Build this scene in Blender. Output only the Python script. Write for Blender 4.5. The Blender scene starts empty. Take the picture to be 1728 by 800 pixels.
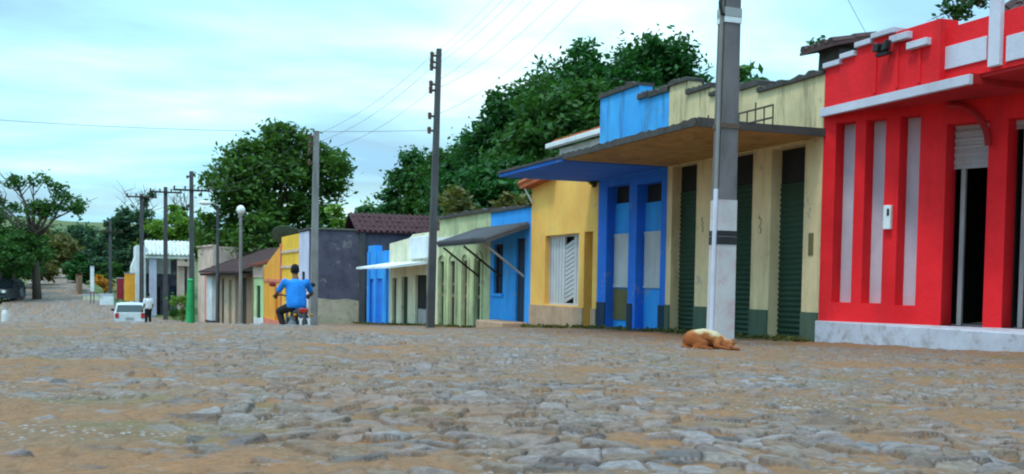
import bpy, bmesh, math, random
import numpy as np
from mathutils import Vector, Matrix
random.seed(7)
S = bpy.context.scene
COL = S.collection
# ------------------------------------------------------------------ camera
EZ = 1.0                                   # eye height in the world
F, PPY = 1728.0, 551.0                     # focal length in photo pixels, row of the optical axis
TH, PIT, ROLL = math.radians(21.6), math.radians(-2.5), 0.015
fw = Vector((math.sin(TH)*math.cos(PIT), math.cos(TH)*math.cos(PIT), math.sin(PIT)))
r0 = Vector((math.cos(TH), -math.sin(TH), 0)); u0 = r0.cross(fw)
RT = math.cos(ROLL)*r0 + math.sin(ROLL)*u0
UP = math.cos(ROLL)*u0 - math.sin(ROLL)*r0
cam = bpy.data.cameras.new('camera'); co = bpy.data.objects.new('camera', cam); COL.objects.link(co)
m3 = Matrix((RT, UP, -fw)).transposed()
co.matrix_world = Matrix.Translation((0, 0, EZ)) @ m3.to_4x4()
cam.sensor_width = 36; cam.lens = 36; cam.shift_y = (PPY-400)/1728.0
cam.clip_start = .05; cam.clip_end = 3000
S.camera = co
# ------------------------------------------------------------------ world, sun, exposure
SUN_EL, SUN_AZ = math.radians(64), math.radians(-118)     # azimuth from +Y towards +X
w = bpy.data.worlds.new('World'); S.world = w; w.use_nodes = True
nt = w.node_tree; nt.nodes.clear()
def N(nt, t, **k):
    n = nt.nodes.new(t)
    for a, b in k.items():
        if a in n.inputs: n.inputs[a].default_value = b
        else: setattr(n, a, b)
    return n
def ramp(nt, pts, fac=None, interp='LINEAR'):
    r = nt.nodes.new('ShaderNodeValToRGB'); r.color_ramp.interpolation = interp
    e = r.color_ramp.elements
    while len(e) < len(pts): e.new(.5)
    for i, (p, c) in enumerate(pts):
        e[i].position = p; e[i].color = (*c, 1) if len(c) == 3 else c
    if fac is not None: nt.links.new(fac, r.inputs[0])
    return r
def mix(nt, f, a, b, blend='MIX'):
    m = nt.nodes.new('ShaderNodeMix'); m.data_type = 'RGBA'; m.blend_type = blend
    for s, v in ((m.inputs[0], f), (m.inputs[6], a), (m.inputs[7], b)):
        if hasattr(v, 'is_output'): nt.links.new(v, s)
        elif isinstance(v, (int, float)): s.default_value = v
        else: s.default_value = (*v, 1)
    return m.outputs[2]
def math_(nt, op, a, b=0, clamp=False):
    m = nt.nodes.new('ShaderNodeMath'); m.operation = op; m.use_clamp = clamp
    for s, v in ((m.inputs[0], a), (m.inputs[1], b)):
        if hasattr(v, 'is_output'): nt.links.new(v, s)
        else: s.default_value = v
    return m.outputs[0]
sky = N(nt, 'ShaderNodeTexSky', sky_type='NISHITA', sun_disc=False, sun_elevation=SUN_EL, sun_rotation=SUN_AZ, air_density=1.3, dust_density=1.0, ozone_density=2.0)
tc = N(nt, 'ShaderNodeTexCoord'); sep = N(nt, 'ShaderNodeSeparateXYZ'); nt.links.new(tc.outputs['Generated'], sep.inputs[0])
zz = math_(nt, 'ADD', math_(nt, 'MAXIMUM', sep.outputs[2], 0.0), 0.16)
cmb = N(nt, 'ShaderNodeCombineXYZ')
nt.links.new(math_(nt, 'DIVIDE', sep.outputs[0], zz), cmb.inputs[0]); nt.links.new(math_(nt, 'DIVIDE', sep.outputs[1], zz), cmb.inputs[1])
mp = N(nt, 'ShaderNodeMapping'); nt.links.new(cmb.outputs[0], mp.inputs[0]); mp.inputs['Location'].default_value = (3.1, 1.35, 0); mp.inputs['Rotation'].default_value = (0, 0, .35)
mp.inputs['Scale'].default_value = (.55, .9, 1)
cn = N(nt, 'ShaderNodeTexNoise', Scale=1.2, Detail=6, Roughness=.52, Distortion=.3); nt.links.new(mp.outputs[0], cn.inputs[0])
cn2 = N(nt, 'ShaderNodeTexNoise', Scale=1.7, Detail=5, Roughness=.5, Distortion=.2); nt.links.new(mp.outputs[0], cn2.inputs[0])
# cloud brightness: white banks and blue-grey undersides; the cover hides most of the blue
cl = ramp(nt, [(.41, (3.3, 6.1, 8.3)), (.51, (4.6, 8.8, 10.6)), (.60, (6.6, 10.6, 11.6)), (.70, (10.2, 12.0, 12.3))], cn.outputs[0])
cov = ramp(nt, [(.36, (.62,)*3), (.56, (.97,)*3)], cn2.outputs[0])
zb = math_(nt, 'ADD', math_(nt, 'MULTIPLY', math_(nt, 'POWER', math_(nt, 'MAXIMUM', sep.outputs[2], 0.0), 1.3), 1.5), .93)
zc_ = N(nt, 'ShaderNodeVectorMath', operation='SCALE'); nt.links.new(cl.outputs[0], zc_.inputs[0]); nt.links.new(zb, zc_.inputs['Scale'])
colr = mix(nt, cov.outputs[0], sky.outputs[0], zc_.outputs[0])
bg = N(nt, 'ShaderNodeBackground', Strength=.1); nt.links.new(colr, bg.inputs[0])
wo = N(nt, 'ShaderNodeOutputWorld'); nt.links.new(bg.outputs[0], wo.inputs[0])
sl = bpy.data.lights.new('sun', 'SUN'); sl.energy = 1.5; sl.angle = math.radians(10); sl.color = (1, .93, .84)
so = bpy.data.objects.new('sun', sl); COL.objects.link(so)
sd = Vector((math.sin(SUN_AZ)*math.cos(SUN_EL), math.cos(SUN_AZ)*math.cos(SUN_EL), math.sin(SUN_EL)))
so.rotation_euler = sd.to_track_quat('Z', 'Y').to_euler(); so.location = (-20, -20, 40)
S.view_settings.view_transform = 'Standard'; S.view_settings.look = 'None'
S.view_settings.exposure = 0.24; S.view_settings.gamma = 1
try:
    S.cycles.pixel_filter_type = 'BLACKMAN_HARRIS'; S.cycles.filter_width = 2.1
except Exception: pass
# ------------------------------------------------------------------ geometry of the place
def ray(px, py): return fw + RT*((px-864)/F) + UP*((PPY-py)/F)
def hit(px, py, l):                        # where a sight line meets the facade plane x = l
    d = ray(px, py); t = l/d.x
    return Vector((l, t*d.y, t*d.z+EZ))
def far(px, py, dep):
    d = ray(px, py); return Vector((d.x*dep, d.y*dep, d.z*dep+EZ))
ZC = [(-40,-.5),(0,-.56),(11,-.56),(15,-.645),(17.5,-1.0),(20.5,-1.50),(26,-1.66),(32,-1.76),(42,-1.98),(55,-2.56),(62,-2.86),(68,-3.0),(80,-3.22),(90,-3.0),(100,-2.5),(120,-1.6),(150,-.5),(175,.3),(230,2.0),(400,7),(1200,25)]
ZE = [(-40,-.62),(0,-.70),(9,-.77),(12.7,-.87),(17,-.94),(20,-1.02),(24,-1.16),(27,-1.34),(32,-1.5),(38,-1.74),(44,-1.93),(55,-2.46)]+[(62,-2.86),(68,-3.0)]+[q for q in ZC if q[0] >= 80]
def sm(x): x = np.clip(x, 0, 1); return x*x*(3-2*x)
def street(l, s):                          # height of the paved street
    l = np.asarray(l, float); s = np.asarray(s, float)
    c = np.interp(s, *zip(*ZC)); e = np.interp(s, *zip(*ZE))
    return EZ + c + (e-c)*sm(np.clip(l, 0, None)/9.5)
def redge(s): return np.interp(s, [0,43.5,44,57,75,88,105,150,400], [9.9,9.9,7.9,7.9,5.9,2.2,-.6,-3.6,-12])
def ledge(s): return np.interp(s, [0,60,95,150,400], [-9.5,-9.5,-8.6,-9.2,-20])
def land(l, s):                            # height of the land round the street
    l = np.asarray(l, float); s = np.asarray(s, float)
    z = street(l, s)
    inside = sm((redge(s)+1.2-l)/1.2)*sm((l-ledge(s)+1.2)/1.2)
    hill = 5.2*sm((l-15)/22)*sm((s-8)/20)*sm((85-s)/35) + 2.2*sm((-l-13)/25)
    return z - .16*inside + hill
def gz(l, s): return float(street(l, s))
def lz(l, s): return float(land(l, s))
# ------------------------------------------------------------------ materials
MATS = {}
def principled(name, rgb, rough=.8, metal=0, spec=.35):
    m = bpy.data.materials.new(name); m.use_nodes = True
    b = m.node_tree.nodes['Principled BSDF']
    b.inputs['Base Color'].default_value = (*rgb, 1); b.inputs['Roughness'].default_value = rough
    b.inputs['Metallic'].default_value = metal; b.inputs['Specular IOR Level'].default_value = spec
    return m, m.node_tree, b
def paint(name, rgb, stain=(.12,.10,.08), amt=.35, rough=.85, scale=1.0, fade=.12, bump=.25, streak=True, chips=0, under=(.36,.31,.26)):
    """weathered paint or plaster: faded blotches, rain streaks, fine roughness"""
    if name in MATS: return MATS[name]
    m, t, b = principled(name, rgb, rough)
    g = N(t, 'ShaderNodeNewGeometry')
    n1 = N(t, 'ShaderNodeTexNoise', Scale=1.1*scale, Detail=6, Roughness=.6); t.links.new(g.outputs['Position'], n1.inputs[0])
    lo = tuple(c*(1-fade*1.6) for c in rgb); hi = tuple(min(.9, c*(1+fade)+fade*.05) for c in rgb)
    c0 = ramp(t, [(.3, lo), (.7, hi)], n1.outputs[0]).outputs[0]
    mpn = N(t, 'ShaderNodeMapping'); mpn.inputs['Scale'].default_value = (3.2*scale, 3.2*scale, (.45 if streak else 3.0)*scale)
    t.links.new(g.outputs['Position'], mpn.inputs[0])
    n2 = N(t, 'ShaderNodeTexNoise', Scale=1.0, Detail=8, Roughness=.68); t.links.new(mpn.outputs[0], n2.inputs[0])
    f = ramp(t, [(.50, (0,)*3), (.72, (amt,)*3)], n2.outputs[0]).outputs[0]
    cc_ = mix(t, f, c0, stain)
    if chips:                              # flaked patches with their own outline, plaster showing
        n4 = N(t, 'ShaderNodeTexNoise', Scale=1.7*scale, Detail=9, Roughness=.72, Distortion=.4); t.links.new(g.outputs['Position'], n4.inputs[0])
        cc_ = mix(t, ramp(t, [(.60,(0,)*3),(.625,(chips,)*3)], n4.outputs[0]).outputs[0], cc_, under)
    t.links.new(cc_, b.inputs['Base Color'])
    n3 = N(t, 'ShaderNodeTexNoise', Scale=22*scale, Detail=5, Roughness=.65); t.links.new(g.outputs['Position'], n3.inputs[0])
    bp = N(t, 'ShaderNodeBump', Strength=bump, Distance=.02); t.links.new(n3.outputs[0], bp.inputs['Height']); t.links.new(bp.outputs[0], b.inputs['Normal'])
    MATS[name] = m; return m
M = dict(
 red=paint('red paint', (.86,.008,.016), (.36,.015,.018), .5, fade=.14, bump=.5),
 foot=paint('splashed whitewash', (.52,.51,.60), (.20,.15,.12), .8, scale=1.8, streak=False),
 redshade=paint('shade darkened red paint', (.46,.010,.014), (.12,.015,.015), .6),  # wall red darkened: shade under the overhang put into the colour
 lav=paint('off white paint', (.56,.55,.66), (.30,.26,.26), .40),
 cream=paint('cream paint', (.76,.56,.33), (.22,.16,.10), .5, fade=.14, chips=0.6),
 creamst=paint('rain blackened cream paint', (.70,.55,.32), (.075,.06,.045), .9, scale=1.3, chips=.5),
 azurest=paint('rain blackened azure paint', (.05,.38,.95), (.05,.07,.10), .75, scale=1.3, chips=.3),
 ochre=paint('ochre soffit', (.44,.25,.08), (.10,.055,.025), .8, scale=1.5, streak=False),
 blue=paint('strong blue paint', (.018,.17,.72), (.05,.12,.3), .35, chips=0.3),
 azure=paint('azure paint', (.03,.32,.92), (.08,.16,.3), .5, chips=0.35),
 palegreen=paint('pale green paint', (.50,.54,.31), (.13,.14,.07), .65, fade=.2, chips=0.7),
 yellow=paint('yellow paint', (.97,.47,.105), (.6,.33,.12), .3, chips=0.3),
 navy=paint('navy paint', (.012,.03,.07), (.05,.05,.05), .4),
 dgreen=paint('dark green paint', (.010,.042,.022), (.05,.05,.03), .5),
 wains=paint('green grey skirting paint', (.075,.11,.075), (.03,.03,.02), .5),
 bgreen=paint('bottle green metal', (.010,.046,.026), (.05,.035,.02), .5, rough=.55, bump=.1),
 shut=paint('pale grey metal', (.50,.50,.53), (.28,.22,.18), .5, rough=.5, bump=.1),
 dark=paint('dark interior', (.012,.011,.012), (.03,.02,.02), .3),
 darkw=paint('dark stained wood', (.035,.022,.016), (.08,.05,.03), .5),
 olive=paint('olive wood', (.14,.12,.045), (.05,.04,.02), .5),
 conc=paint('weathered concrete', (.23,.215,.215), (.07,.065,.065), .6, scale=1.6),
 concm=paint('mauve grey concrete', (.155,.135,.145), (.05,.045,.048), .7, scale=1.8),
 concd=paint('dark weathered concrete', (.085,.08,.088), (.03,.03,.03), .6, scale=1.6),
 lime=paint('limewash on concrete', (.50,.465,.48), (.50,.17,.22), .6, scale=1.4, streak=False),
 mould=paint('mould stained cement', (.065,.055,.052), (.014,.014,.013), .8, scale=2, streak=False),
 white=paint('white wall paint', (.74,.76,.80), (.3,.28,.26), .4, chips=0.4),
 creamw=paint('ivory paint', (.70,.66,.48), (.25,.22,.14), .5, chips=0.6),
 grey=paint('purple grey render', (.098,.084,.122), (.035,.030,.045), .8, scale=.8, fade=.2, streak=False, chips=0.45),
 tan=paint('tan plaster', (.52,.40,.29), (.22,.15,.11), .6, scale=1.2, streak=False, chips=0.5),
 pinkb=paint('worn pink brickwork', (.48,.30,.20), (.26,.15,.1), .6, scale=2, streak=False),
 orange=paint('orange paint', (.85,.34,.03), (.45,.2,.05), .35, chips=0.3),
 amber=paint('amber paint', (.88,.48,.03), (.5,.3,.06), .35),
 mint=paint('mint paint', (.46,.66,.34), (.2,.25,.12), .4),
 salmon=paint('salmon paint', (.68,.20,.13), (.35,.15,.1), .5),
 beige=paint('beige plaster', (.62,.45,.38), (.25,.19,.14), .5, chips=0.5),
 brownw=paint('brown plaster', (.26,.17,.11), (.10,.07,.05), .6),
 tile=paint('old clay tile', (.20,.055,.035), (.045,.03,.028), .75, scale=2.5, streak=False),
 tileb=paint('bright clay tile', (.46,.11,.035), (.16,.06,.04), .6, scale=2.5, streak=False),
 tiled=paint('blackened clay tile', (.085,.045,.045), (.025,.022,.02), .7, scale=2.5, streak=False),
 tilem=paint('maroon clay tile', (.065,.020,.026), (.02,.012,.015), .7, scale=2.5, streak=False),
 wtile=paint('fibre cement sheet', (.62,.62,.60), (.3,.29,.27), .6),
 slate=paint('grey sheet', (.085,.082,.095), (.04,.04,.04), .5),
 rust=paint('rusty iron', (.11,.065,.05), (.05,.03,.02), .6, rough=.7),
 maroon=paint('maroon paint', (.28,.02,.035), (.12,.02,.02), .4),
 greenp=paint('bright green paint', (.03,.36,.12), (.03,.15,.05), .4),
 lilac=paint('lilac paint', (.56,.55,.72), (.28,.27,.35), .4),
 ceram=paint('brown ceramic', (.10,.05,.04), (.03,.02,.02), .4, rough=.3),
 black=paint('black plastic', (.015,.015,.017), (.03,.03,.03), .4, rough=.5),
 rubber=paint('tyre rubber', (.02,.02,.02), (.06,.05,.04), .5),
 steel=paint('dull steel', (.35,.35,.36), (.15,.1,.08), .4, rough=.4),
)
def gloss(name, rgb, rough=.25, metal=0.0, coat=.4):
    m, t, b = principled(name, rgb, rough, metal, .5); b.inputs['Coat Weight'].default_value = coat
    g = N(t, 'ShaderNodeNewGeometry'); n = N(t, 'ShaderNodeTexNoise', Scale=3, Detail=5); t.links.new(g.outputs['Position'], n.inputs[0])
    t.links.new(ramp(t, [(.3, tuple(c*.85 for c in rgb)), (.7, rgb)], n.outputs[0]).outputs[0], b.inputs['Base Color'])
    t.links.new(ramp(t, [(.3, (rough,)*3), (.8, (min(1, rough+.25),)*3)], n.outputs[0]).outputs[0], b.inputs['Roughness'])
    return m
M['carwhite'] = gloss('white car paint', (.55,.57,.60)); M['cardark'] = gloss('dark blue car paint', (.012,.016,.03))
M['glass'] = gloss('dark glass', (.02,.03,.035), .08); M['lens'] = gloss('red lens', (.45,.01,.01), .2); M['lamp'] = gloss('white lamp glass', (.85,.86,.86), .2)
def cloth(name, rgb):
    m, t, b = principled(name, rgb, .9)
    g = N(t, 'ShaderNodeNewGeometry'); n = N(t, 'ShaderNodeTexNoise', Scale=7, Detail=4, Roughness=.6); t.links.new(g.outputs['Position'], n.inputs[0])
    t.links.new(ramp(t, [(.3, tuple(c*.8 for c in rgb)), (.7, tuple(min(.9, c*1.1) for c in rgb))], n.outputs[0]).outputs[0], b.inputs['Base Color'])
    bp = N(t, 'ShaderNodeBump', Strength=.5, Distance=.03); t.links.new(n.outputs[0], bp.inputs['Height']); t.links.new(bp.outputs[0], b.inputs['Normal'])
    return m
M['shirtblue'] = cloth('blue cotton', (.015,.22,.72)); M['shirtwhite'] = cloth('white cotton', (.7,.72,.76)); M['trousers'] = cloth('black denim', (.012,.012,.016))
M['skin'] = cloth('brown skin', (.20,.095,.055)); M['hair'] = cloth('black hair', (.010,.009,.009)); M['shoe'] = cloth('worn leather', (.05,.035,.03))
def leafmat(name, dk, lt, trans=.25):
    m, t, b = principled(name, lt, .62, 0, .3)
    g = N(t, 'ShaderNodeNewGeometry'); n = N(t, 'ShaderNodeTexNoise', Scale=.55, Detail=3); t.links.new(g.outputs['Position'], n.inputs[0])
    f = math_(t, 'ADD', math_(t, 'MULTIPLY', g.outputs['Random Per Island'], .55), math_(t, 'MULTIPLY', n.outputs[0], .55))
    t.links.new(ramp(t, [(.2, dk), (.9, lt)], f).outputs[0], b.inputs['Base Color'])
    b.inputs['Transmission Weight'].default_value = 0
    tr = N(t, 'ShaderNodeBsdfTranslucent'); tr.inputs[0].default_value = (lt[0]*1.3, lt[1]*1.3, lt[2]*.8, 1)
    ms = N(t, 'ShaderNodeMixShader'); ms.inputs[0].default_value = trans
    t.links.new(b.outputs[0], ms.inputs[1]); t.links.new(tr.outputs[0], ms.inputs[2])
    t.links.new(ms.outputs[0], t.nodes['Material Output'].inputs[0]); return m
M['leaf_dark'] = leafmat('dark mango leaves', (.006,.028,.009), (.030,.135,.024))
M['leaf_mid'] = leafmat('mid green leaves', (.012,.050,.010), (.055,.15,.025))
M['leaf_tree'] = leafmat('round tree leaves', (.012,.045,.008), (.075,.165,.022))
M['leaf_lite'] = leafmat('light green leaves', (.04,.11,.012), (.16,.28,.03))
M['leaf_dry'] = leafmat('olive dry leaves', (.045,.055,.012), (.15,.14,.035))
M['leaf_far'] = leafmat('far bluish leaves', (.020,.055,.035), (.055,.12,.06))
M['flower'] = leafmat('orange blossom', (.35,.12,.01), (.65,.32,.02))
M['bark'] = paint('grey brown bark', (.10,.075,.058), (.03,.025,.02), .7, scale=3)
# ------------------------------------------------------------------ mesh helpers
def link(name, me, mat, parent=None):
    o = bpy.data.objects.new(name, me); COL.objects.link(o)
    if mat is not None: me.materials.append(mat)
    if parent is not None: o.parent = parent
    return o
class B:
    """collects shapes, builds one mesh object"""
    def __init__(s): s.v = []; s.f = []
    def add(s, vs, fs):
        k = len(s.v); s.v += [tuple(v) for v in vs]; s.f += [tuple(i+k for i in f) for f in fs]; return s
    def box(s, x0, x1, y0, y1, z0, z1):
        return s.add([(x0,y0,z0),(x1,y0,z0),(x1,y1,z0),(x0,y1,z0),(x0,y0,z1),(x1,y0,z1),(x1,y1,z1),(x0,y1,z1)],
                     [(0,3,2,1),(4,5,6,7),(0,1,5,4),(1,2,6,5),(2,3,7,6),(3,0,4,7)])
    def prism(s, pts, y0, y1):             # outline in x,z extruded along y
        n = len(pts)
        return s.add([(x,y0,z) for x,z in pts]+[(x,y1,z) for x,z in pts],
                     [tuple(range(n)), tuple(range(2*n-1,n-1,-1))]+[(i,i+n,(i+1)%n+n,(i+1)%n) for i in range(n)])
    def xprism(s, pts, x0, x1):            # outline in y,z extruded along x
        n = len(pts)
        return s.add([(x0,y,z) for y,z in pts]+[(x1,y,z) for y,z in pts],
                     [tuple(range(n-1,-1,-1)), tuple(range(n,2*n))]+[(i,(i+1)%n,(i+1)%n+n,i+n) for i in range(n)])
    def tube(s, pts, r, n=8, cap=True):
        pts = [Vector(p) for p in pts]; rs = r if isinstance(r, (list,tuple)) else [r]*len(pts)
        vs = []; up = None
        for i, p in enumerate(pts):
            d = (pts[min(i+1,len(pts)-1)]-pts[max(i-1,0)]).normalized()
            if up is None: up = Vector((0,0,1)) if abs(d.z) < .9 else Vector((1,0,0))
            a = d.cross(up).normalized(); b = a.cross(d).normalized(); up = b
            for k in range(n):
                t = 2*math.pi*k/n; vs.append(p+(a*math.cos(t)+b*math.sin(t))*rs[i])
        fs = [(i*n+k, i*n+(k+1)%n, (i+1)*n+(k+1)%n, (i+1)*n+k) for i in range(len(pts)-1) for k in range(n)]
        if cap: fs += [tuple(range(n-1,-1,-1)), tuple(range((len(pts)-1)*n, len(pts)*n))]
        return s.add(vs, fs)
    def ball(s, c, r, n=10, m=7):
        r = r if hasattr(r, '__len__') else (r,r,r)
        vs = [(c[0],c[1],c[2]-r[2])]
        for i in range(1,m):
            t = math.pi*i/m
            for k in range(n):
                a = 2*math.pi*k/n; vs.append((c[0]+r[0]*math.sin(t)*math.cos(a), c[1]+r[1]*math.sin(t)*math.sin(a), c[2]-r[2]*math.cos(t)))
        vs.append((c[0],c[1],c[2]+r[2])); L = len(vs)-1
        fs = [(0,1+(k+1)%n,1+k) for k in range(n)]
        for i in range(m-2): fs += [(1+i*n+k,1+i*n+(k+1)%n,1+(i+1)*n+(k+1)%n,1+(i+1)*n+k) for k in range(n)]
        fs += [(L,1+(m-2)*n+k,1+(m-2)*n+(k+1)%n) for k in range(n)]
        return s.add(vs, fs)
    def capsule(s, p0, p1, ra, rb):
        s.ball(p0, ra); s.ball(p1, rb); return s.tube([p0, p1], [ra, rb], 10)
    def torus(s, c, R, r, axis='x', n=24, m=8):
        vs = []
        for i in range(n):
            a = 2*math.pi*i/n
            for k in range(m):
                b = 2*math.pi*k/m; q = (R+r*math.cos(b)); h = r*math.sin(b)
                p = (h, q*math.cos(a), q*math.sin(a)) if axis == 'x' else ((q*math.cos(a), h, q*math.sin(a)) if axis == 'y' else (q*math.cos(a), q*math.sin(a), h))
                vs.append((c[0]+p[0], c[1]+p[1], c[2]+p[2]))
        return s.add(vs, [(i*m+k, ((i+1)%n)*m+k, ((i+1)%n)*m+(k+1)%m, i*m+(k+1)%m) for i in range(n) for k in range(m)])
    def wallgrid(s, u0, u1, z0, z1, d0, d1, holes):
        """a wall slab with true openings (u0,u1,z0,z1)"""
        us = sorted({u0,u1,*[h[0] for h in holes],*[h[1] for h in holes]}); zs = sorted({z0,z1,*[h[2] for h in holes],*[h[3] for h in holes]})
        us = [u for u in us if u0 <= u <= u1]; zs = [z for z in zs if z0 <= z <= z1]
        solid = lambda i, k: 0 <= i < len(us)-1 and 0 <= k < len(zs)-1 and not any(h[0]-1e-6 <= us[i] and us[i+1] <= h[1]+1e-6 and h[2]-1e-6 <= zs[k] and zs[k+1] <= h[3]+1e-6 for h in holes)
        for i in range(len(us)-1):
            for k in range(len(zs)-1):
                if not solid(i,k): continue
                a,b,c,d = us[i],us[i+1],zs[k],zs[k+1]
                s.add([(a,d0,c),(b,d0,c),(b,d0,d),(a,d0,d)], [(0,1,2,3)]); s.add([(a,d1,c),(b,d1,c),(b,d1,d),(a,d1,d)], [(3,2,1,0)])
                if not solid(i-1,k): s.add([(a,d0,c),(a,d1,c),(a,d1,d),(a,d0,d)], [(3,2,1,0)])
                if not solid(i+1,k): s.add([(b,d0,c),(b,d1,c),(b,d1,d),(b,d0,d)], [(0,1,2,3)])
                if not solid(i,k-1): s.add([(a,d0,c),(b,d0,c),(b,d1,c),(a,d1,c)], [(3,2,1,0)])
                if not solid(i,k+1): s.add([(a,d0,d),(b,d0,d),(b,d1,d),(a,d1,d)], [(0,1,2,3)])
        return s
    def build(s, name, mat, parent=None, bevel=0, smooth=False, loc=None, rz=0):
        me = bpy.data.meshes.new(name); me.from_pydata(s.v, [], s.f); me.update()
        if smooth: me.polygons.foreach_set('use_smooth', [True]*len(me.polygons))
        o = link(name, me, mat, parent)
        if loc: o.location = loc
        if rz: o.rotation_euler = (0,0,rz)
        if bevel:
            md = o.modifiers.new('bevel', 'BEVEL'); md.width = bevel; md.segments = 2; md.limit_method = 'ANGLE'
        return o
def thing(name, label, cat, loc=(0,0,0), rz=0, group=None):
    o = bpy.data.objects.new(name, None); COL.objects.link(o); o.empty_display_size = .2
    o.location = loc; o.rotation_euler = (0,0,rz); o['label'] = label; o['category'] = cat
    if group: o['group'] = group
    return o
def tag(o, label=None, cat=None, group=None, kind=None):
    for k, v in (('label',label),('category',cat),('group',group),('kind',kind)):
        if v: o[k] = v
    return o
# ------------------------------------------------------------------ noise for the ground
def h2(i, j, k=0):
    a = np.sin(i*127.1+j*311.7+k*74.7)*43758.5453; return a-np.floor(a)
def vnoise(x, y, k=0):
    i = np.floor(x); j = np.floor(y); fx = sm(x-i); fy = sm(y-j)
    return (h2(i,j,k)*(1-fx)+h2(i+1,j,k)*fx)*(1-fy)+(h2(i,j+1,k)*(1-fx)+h2(i+1,j+1,k)*fx)*fy
def fbm(x, y, k=0, o=4):
    r = 0; a = .5; t = 0
    for q in range(o): r = r+a*vnoise(x*2**q, y*2**q, k+q); t += a; a *= .5
    return r/t
def grid_mesh(name, X, Y, Z, mat, keep=None, attrs=None):
    n, m = X.shape
    idx = np.arange(n*m).reshape(n, m)
    q = np.stack([idx[:-1,:-1], idx[:-1,1:], idx[1:,1:], idx[1:,:-1]], -1).reshape(-1,4)
    if keep is not None:
        kf = keep.reshape(-1)[q].all(1); q = q[kf]
    used = np.unique(q); remap = -np.ones(n*m, int); remap[used] = np.arange(len(used)); q = remap[q]
    co_ = np.stack([X.ravel(), Y.ravel(), Z.ravel()], -1)[used]
    me = bpy.data.meshes.new(name); me.vertices.add(len(co_)); me.vertices.foreach_set('co', co_.astype(np.float32).ravel())
    me.loops.add(q.size); me.loops.foreach_set('vertex_index', q.ravel().astype(np.int32))
    me.polygons.add(len(q)); me.polygons.foreach_set('loop_start', np.arange(0,q.size,4,dtype=np.int32)); me.polygons.foreach_set('loop_total', np.full(len(q),4,dtype=np.int32))
    me.polygons.foreach_set('use_smooth', np.ones(len(q),bool))
    for k, a in (attrs or {}).items():
        at = me.attributes.new(k, 'FLOAT', 'POINT'); at.data.foreach_set('value', a.ravel()[used].astype(np.float32))
    me.update(calc_edges=True); me.validate()
    return link(name, me, mat)
# ------------------------------------------------------------------ street paving
def cobble_material():
    m, t, b = principled('cobblestone', (.3,.3,.3), .75, 0, .4)
    g = N(t, 'ShaderNodeNewGeometry')
    at = lambda n: N(t, 'ShaderNodeAttribute', attribute_name=n).outputs['Fac']
    sid, dirt, moss = at('stone'), at('dirt'), at('moss')
    st = ramp(t, [(0,(.125,.09,.085)),(.2,(.25,.205,.215)),(.4,(.20,.14,.11)),(.55,(.285,.24,.255)),(.72,(.24,.17,.12)),(.88,(.34,.305,.33)),(1,(.07,.05,.044))], sid).outputs[0]
    n1 = N(t, 'ShaderNodeTexNoise', Scale=24, Detail=6, Roughness=.7); t.links.new(g.outputs['Position'], n1.inputs[0])
    st = mix(t, .8, st, ramp(t, [(.3,(.3,.28,.27)),(.7,(1.15,1.15,1.15))], n1.outputs[0]).outputs[0], 'MULTIPLY')
    n2 = N(t, 'ShaderNodeTexNoise', Scale=1.3, Detail=5, Roughness=.6); t.links.new(g.outputs['Position'], n2.inputs[0])
    dc = mix(t, ramp(t, [(.35,(0,)*3),(.65,(1,)*3)], n2.outputs[0]).outputs[0], (.34,.145,.055), (.225,.128,.072))
    dc = mix(t, .5, dc, ramp(t, [(.3,(.25,)*3),(.7,(1,)*3)], n1.outputs[0]).outputs[0], 'MULTIPLY')
    vo = N(t, 'ShaderNodeTexVoronoi', Scale=34); t.links.new(g.outputs['Position'], vo.inputs['Vector'])
    pf_ = math_(t, 'MULTIPLY', ramp(t, [(.22,(1,)*3),(.34,(0,)*3)], vo.outputs['Distance']).outputs[0], ramp(t, [(.5,(0,)*3),(.6,(.8,)*3)], n2.outputs[0]).outputs[0])
    dc = mix(t, pf_, dc, (.34,.31,.32))
    dc = mix(t, moss, dc, (.13,.115,.03))
    c = mix(t, dirt, st, dc)
    c = mix(t, math_(t, 'MULTIPLY', at('joint'), .6), c, (.045,.030,.022))
    t.links.new(c, b.inputs['Base Color'])
    n3 = N(t, 'ShaderNodeTexNoise', Scale=55, Detail=4, Roughness=.7); t.links.new(g.outputs['Position'], n3.inputs[0])
    bp = N(t, 'ShaderNodeBump', Strength=.8, Distance=.02); t.links.new(n3.outputs[0], bp.inputs['Height']); t.links.new(bp.outputs[0], b.inputs['Normal'])
    return m
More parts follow.
